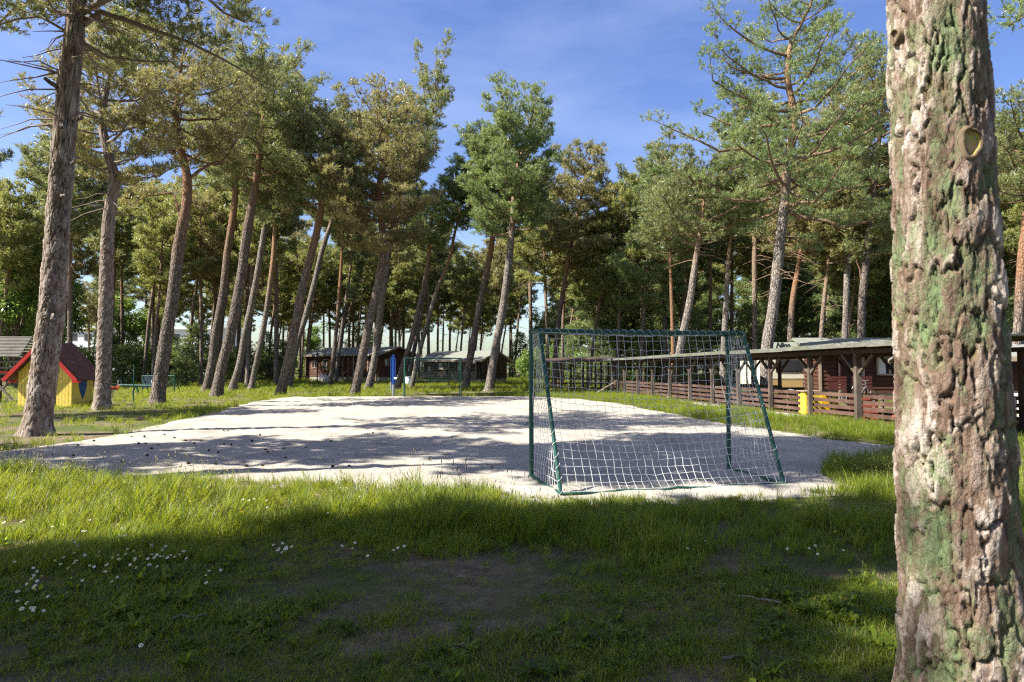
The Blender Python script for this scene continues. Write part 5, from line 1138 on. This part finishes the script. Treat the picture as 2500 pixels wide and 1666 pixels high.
tc_.objects.link(tuft('k_litter_tuft', rgG, 34, .14, .004, .016, .0028, 9.0, M['litter']))
for d_ in defs: tc_.objects.link(tuft(d_[0] + '_tuft', rgG, *d_[1:7], M[d_[7]], d_[8]))
pts_, scl_, idx_ = [], [], []
def scatter(n, xr, yr, fn):
    """fn(x, y, rng) -> (keep probability, kinds array chooser, scale)"""
    x = rgG.uniform(*xr, n); y = rgG.uniform(*yr, n); keepp, kind, sc = fn(x, y); k = rgG.random(n) < keepp
    pts_.append(np.stack([x, y, np.zeros(n)], -1)[k]); scl_.append(sc[k]); idx_.append(kind[k])
def pick(n, kinds, w): return rgG.choice(kinds, n, p=np.array(w) / sum(w))
def foreground(x, y):
    n = len(x); d = sand_d(x, y) + .16 * fbm(x, y, 9, 4, 1.3)
    inside = np.abs(x) < .80 * y + .8; bare = fbm(x, y, 41, 4, 1.7); tallness = np.clip((y - 4.6) / 2.6 + .35 * fbm(x, y, 43, 3, 1.1) + .25 * np.clip((x - 2) / 2, 0, 1), 0, 1)
    mouth = np.exp(-(((x - 2.0) / 2.4) ** 2) ** 2) * np.clip((y - 6.3) / .9, 0, 1); tallness = tallness * (1 - .62 * mouth)
    kind = np.where(tallness < .33, pick(n, [0, 1, 7, 8, 9, 10], [5, 5, 1.3, .55, .6, 1.2]), np.where(tallness < .66, pick(n, [1, 2, 3, 7, 8, 9], [3, 4, 4, .8, .4, .5]), pick(n, [2, 3, 4, 5, 6], [4, 4, 2.2, 2.2, .5])))
    kind = np.where((bare < -.15) & (rgG.random(n) < .35), 10, kind)
    vig = np.clip(1 + .42 * fbm(x, y, 47, 3, 2.3), .5, 1.55)
    kp = np.where(bare < -.38, .12, np.where(bare < -.22, .5, 1.0)) * inside * (d < .12) * np.where(d > -.25, .65, 1.0)
    kp = np.where(tallness > .5, kp * .8 + .2 * inside * (d < .05), kp)
    return kp, kind, vig * rgG.uniform(.65, 1.2, n) * np.where(tallness < .33, 1.0, .72 + .2 * tallness)
scatter(34000, (-7.5, 7.5), (2.6, 9.8), foreground)
def strip(dens_near, kinds, w, smin, smax, xlim=None, band=None, bare_seed=51, thr=-.2):
    def fn(x, y):
        n = len(x); d = sand_d(x, y) + .16 * fbm(x, y, 9, 4, 1.3); nz = fbm(x, y, bare_seed, 4, .8); kp = (d < .1) * np.where(nz < thr, .15, 1.0)
        if band: kp = kp * np.clip(1 - (-d - band) / .8, 0.0, 1)
        if xlim is not None: kp = kp * xlim(x, y)
        return kp * dens_near, pick(n, kinds, w), rgG.uniform(smin, smax, n)
    return fn
fence_x = lambda Y: 9.6 - .165 * (Y - 17.0)
scatter(9000, (3.6, 10.5), (9.5, 24), strip(1, [2, 3, 4, 5], [3, 3, 2, 2], .8, 1.2, lambda x, y: (x < fence_x(y) - .2) | (y < 13.5)))
scatter(6500, (1.5, 9.5), (24, 42), strip(1, [2, 3, 5], [3, 3, 1], 1.0, 1.6, lambda x, y: x < fence_x(y) - .15))
scatter(2600, (-13, -7.5), (10.8, 36), strip(1, [2, 3, 4], [4, 4, 1], .8, 1.3, lambda x, y: x < -6, band=.7))
scatter(5200, (-22, -8.5), (11, 40), strip(1, [1, 3, 7, 2], [3, 2, 3, 1], .9, 1.7, None, None, 53, .05))
scatter(9000, (-24, 8), (35, 62), strip(1, [2, 3, 7], [3, 3, 2], 1.3, 2.4, lambda x, y: np.where(np.abs(y - 40.5 - .06 * x) < 1.6, .12, 1.0), None, 57, -.1))
scatter(5000, (-45, 12), (58, 95), strip(1, [2, 3, 7], [3, 3, 2], 2.2, 3.6, None, None, 59, -.1))
scatter(2600, (-36, -16), (20, 60), strip(1, [2, 3, 7], [3, 3, 2], 1.2, 2.2, None, None, 61, -.05))
scatter(2500, (9, 30), (12, 46), strip(1, [1, 2, 3, 7], [2, 3, 3, 2], 1.0, 1.8, lambda x, y: (x > fence_x(y) + 3.4), None, 63, -.1))
scatter(500, (-3, 5.5), (7.2, 10.2), strip(.8, [2, 4, 5, 6], [3, 2, 2, .8], .55, .95, lambda x, y: (sand_d(x, y) > -.8)))
PT = np.concatenate(pts_); SC = np.concatenate(scl_); IX = np.concatenate(idx_)
gme = bpy.data.meshes.new('grass'); gme.vertices.add(len(PT)); gme.vertices.foreach_set('co', PT.astype(np.float32).ravel())
a_ = gme.attributes.new('scl', 'FLOAT', 'POINT'); a_.data.foreach_set('value', SC.astype(np.float32))
a_ = gme.attributes.new('idx', 'INT', 'POINT'); a_.data.foreach_set('value', IX.astype(np.int32))
a_ = gme.attributes.new('rot', 'FLOAT_VECTOR', 'POINT'); rot_ = np.zeros((len(PT), 3), np.float32); rot_[:, 2] = rgG.uniform(0, 6.283, len(PT)); rot_[:, :2] = rgG.normal(0, .08, (len(PT), 2)); a_.data.foreach_set('vector', rot_.ravel())
gro = link('grass', gme); tag(gro, 'green meadow grass and short lawn around the sand court', 'grass', kind='stuff')
ng = bpy.data.node_groups.new('grass_scatter', 'GeometryNodeTree'); ng.interface.new_socket('Geometry', in_out='INPUT', socket_type='NodeSocketGeometry'); ng.interface.new_socket('Geometry', in_out='OUTPUT', socket_type='NodeSocketGeometry')
gi = ng.nodes.new('NodeGroupInput'); gout = ng.nodes.new('NodeGroupOutput'); iop = ng.nodes.new('GeometryNodeInstanceOnPoints'); ci = ng.nodes.new('GeometryNodeCollectionInfo')
ci.inputs['Collection'].default_value = tc_; ci.inputs['Separate Children'].default_value = True; ci.inputs['Reset Children'].default_value = True
def nattr(nm, dt):
    n_ = ng.nodes.new('GeometryNodeInputNamedAttribute'); n_.data_type = dt; n_.inputs['Name'].default_value = nm
    return next(o for o in n_.outputs if o.enabled and o.name == 'Attribute')
ng.links.new(gi.outputs[0], iop.inputs['Points']); ng.links.new(ci.outputs[0], iop.inputs['Instance']); iop.inputs['Pick Instance'].default_value = True
ng.links.new(nattr('idx', 'INT'), iop.inputs['Instance Index']); ng.links.new(nattr('rot', 'FLOAT_VECTOR'), iop.inputs['Rotation']); ng.links.new(nattr('scl', 'FLOAT'), iop.inputs['Scale'])
ng.links.new(iop.outputs[0], gout.inputs[0])
md = gro.modifiers.new('scatter', 'NODES'); md.node_group = ng

def above(px, py, h):
    d = ray(px, py); t = (h - CAM_H) / d[2]; return np.array([d[0] * t, d[1] * t, h])
# daisies and dandelions
def flower_mesh(name, petals, r, mat1, mat2, stem):
    me = MB(); n_ = petals
    V, F = [(0, 0, 0)], []
    mb1 = MB()
    for k in range(n_):
        a = 2 * math.pi * k / n_; u = np.array([math.cos(a), math.sin(a), 0]); v_ = np.array([-u[1], u[0], 0]); w_ = r * 2.2 / n_
        mb1.add([u * r * .3, u * r * .7 + v_ * w_ + np.array([0, 0, .001]), u * r + np.array([0, 0, .002]), u * r * .7 - v_ * w_ + np.array([0, 0, .001])], [(0, 1, 2, 3)])
    nf1 = len(mb1.f); mb1.lathe([(r * .36, -.002), (r * .36, .004), (r * .2, .007), (.0005, .008)], (0, 0, 0), 8); nf2 = len(mb1.f)
    mb1.tube([(0, 0, 0), (.004, .002, -stem * .5), (0, 0, -stem)], .0012, 4)
    m_ = mb1.mesh(name, M[mat1]); m_.materials.append(M[mat2]); m_.materials.append(M['stem'])
    mi = [0] * nf1 + [1] * (nf2 - nf1) + [2] * (len(mb1.f) - nf2); m_.polygons.foreach_set('material_index', mi); return m_
dm = flower_mesh('daisy', 12, .0125, 'petal', 'pistil', .09); dn = flower_mesh('dandelion', 16, .017, 'pistil', 'pistil', .12)
rgD = np.random.default_rng(17)
for cx, cy, sx_, sy_, n_ in [(280, 1362, 45, 18, 22), (405, 1360, 40, 16, 18), (80, 1432, 50, 22, 14), (80, 1482, 18, 10, 6), (310, 1278, 60, 22, 9), (540, 1256, 50, 22, 13), (685, 1338, 22, 12, 9), (630, 1232, 50, 16, 5), (200, 1392, 60, 16, 9), (110, 1282, 55, 14, 8), (870, 1334, 26, 8, 4), (1990, 1340, 55, 6, 6), (1690, 1342, 6, 3, 1), (520, 1402, 14, 12, 4), (1720, 1325, 6, 3, 1), (340, 1575, 3, 3, 1), (970, 1330, 8, 8, 3), (120, 1360, 50, 12, 5), (800, 1230, 30, 10, 3)]:
    for _ in range(n_):
        px, py = rgD.normal(cx, sx_), rgD.normal(cy, sy_)
        if px < 4: px = 4 + rgD.random() * 30
        o_ = link('daisy', dm, None, above(px, py, rgD.uniform(.07, .10))); o_.rotation_euler = (rgD.uniform(.2, .75), rgD.normal(0, .25), rgD.normal(0, .5)); s_ = rgD.uniform(.8, 1.2); o_.scale = (s_,) * 3
        tag(o_, 'small white daisy blooming in the lawn', 'flower', 'daisies scattered over the lawn')
for px, py in [(585, 1243), (616, 1247), (568, 1283), (975, 1192), (2040, 1298), (590, 1250)]:
    o_ = link('dandelion', dn, None, above(px, py, .12)); o_.rotation_euler = (.5, .1, rgD.uniform(0, 6)); tag(o_, 'yellow dandelion flower among tall grass', 'flower', 'dandelions in the tall grass')
# pine cones on the sand
cmb = MB(); V, F = [], []
for i in range(9):
    f = i / 8; rr = .024 * math.sin(math.pi * (.12 + .8 * f)) ; 
    for j in range(7):
        a = 2 * math.pi * (j + .5 * (i % 2)) / 7; u = np.array([math.cos(a), math.sin(a), 0]); v_ = np.array([-u[1], u[0], 0]); zc = .055 * f
        cmb.add([u * rr * .4 + np.array([0, 0, zc]), u * rr + v_ * .007 + np.array([0, 0, zc + .008]), u * rr * 1.15 + np.array([0, 0, zc + .014]), u * rr - v_ * .007 + np.array([0, 0, zc + .008])], [(0, 1, 2, 3)])
cmb.lathe([(.002, 0), (.014, .012), (.015, .035), (.002, .055)], (0, 0, 0), 7); cme = cmb.mesh('pine_cone', M['cone'])
cones = [(697, 270), (886, 263), (770, 275), (420, 320), (767, 312), (820, 333), (855, 316), (1000, 289), (1030, 313), (382, 370), (84, 404), (665, 402), (797, 380), (1115, 350), (1158, 356), (1413, 340), (1190, 235), (1217, 236), (1083, 290), (1195, 310), (1240, 318), (1020, 435), (1330, 430), (1160, 428), (1413, 428), (1775, 430), (1875, 430), (1535, 382), (1440, 355), (1770, 288), (1340, 290), (925, 275), (510, 288)]
for x, y in cones:
    g_ = ground(x / 2.19, 950 + y / 2.19); o_ = link('pine_cone', cme, None, (g_[0], g_[1], sand_z(g_[0], g_[1]) + .018)); o_.rotation_euler = (R(90) + rgD.normal(0, .2), 0, rgD.uniform(0, 6.28)); s_ = rgD.uniform(.7, 1.0); o_.scale = (s_,) * 3
    tag(o_, 'brown fallen pine cone lying on the sand', 'pine cone', 'fallen pine cones on the sand')
for _ in range(8):
    x, y = rgD.uniform(-8, 1), rgD.uniform(11, 26); o_ = link('pine_cone', cme, None, (x, y, sand_z(x, y) + .018)); o_.rotation_euler = (R(90), 0, rgD.uniform(0, 6.28)); o_.scale = (.85,) * 3
    tag(o_, 'brown fallen pine cone lying on the sand', 'pine cone', 'fallen pine cones on the sand')
# fallen twigs and stones in the shaded lawn
for i, (px, py, ang, ln, lab) in enumerate([(1105, 1600, 1.2, .42, 'grey fallen stick pointing away in the shaded lawn'), (1760, 1620, .2, .20, 'short dark twig in the shaded lawn near the bare soil'), (1900, 1480, 2.6, .24, 'thin brown twig on the bare soil patch'), (420, 1520, .3, .22, 'thin brown twig lying left in the shaded lawn')]):
    g_ = ground(px, py); d_ = np.array([math.cos(ang), math.sin(ang), 0]); P = [g_ + d_ * ln * k / 4 + np.array([.02 * math.sin(k * 2 + i), .02 * math.cos(k * 3 + i), .022 + .006 * (k % 2)]) for k in range(5)]
    tag(MB().tube(P, [.010, .009, .008, .006, .004], 6).build('fallen_twig', M['log']), lab, 'twig')
for px, py, r_, lab in [(1330, 1632, .035, 'rounded grey stone low in the grass'), (1490, 1560, .018, 'small pale stone on a bare patch of lawn')]:
    g_ = ground(px, py); rg = np.random.default_rng(int(px)); mb1 = MB().lathe([(.001, -.4 * r_), (r_ * .9, -.2 * r_), (r_, .2 * r_), (r_ * .7, .55 * r_), (.001, .7 * r_)], (0, 0, 0), 12); mb1.v = [tuple(np.array(p) * (1 + rg.normal(0, .08))) for p in mb1.v]
    o_ = mb1.build('stone', M['stone'], None, g_); o_.scale = (1.5, .9, .8); o_.rotation_euler = (0, 0, .4); tag(o_, lab, 'stone')
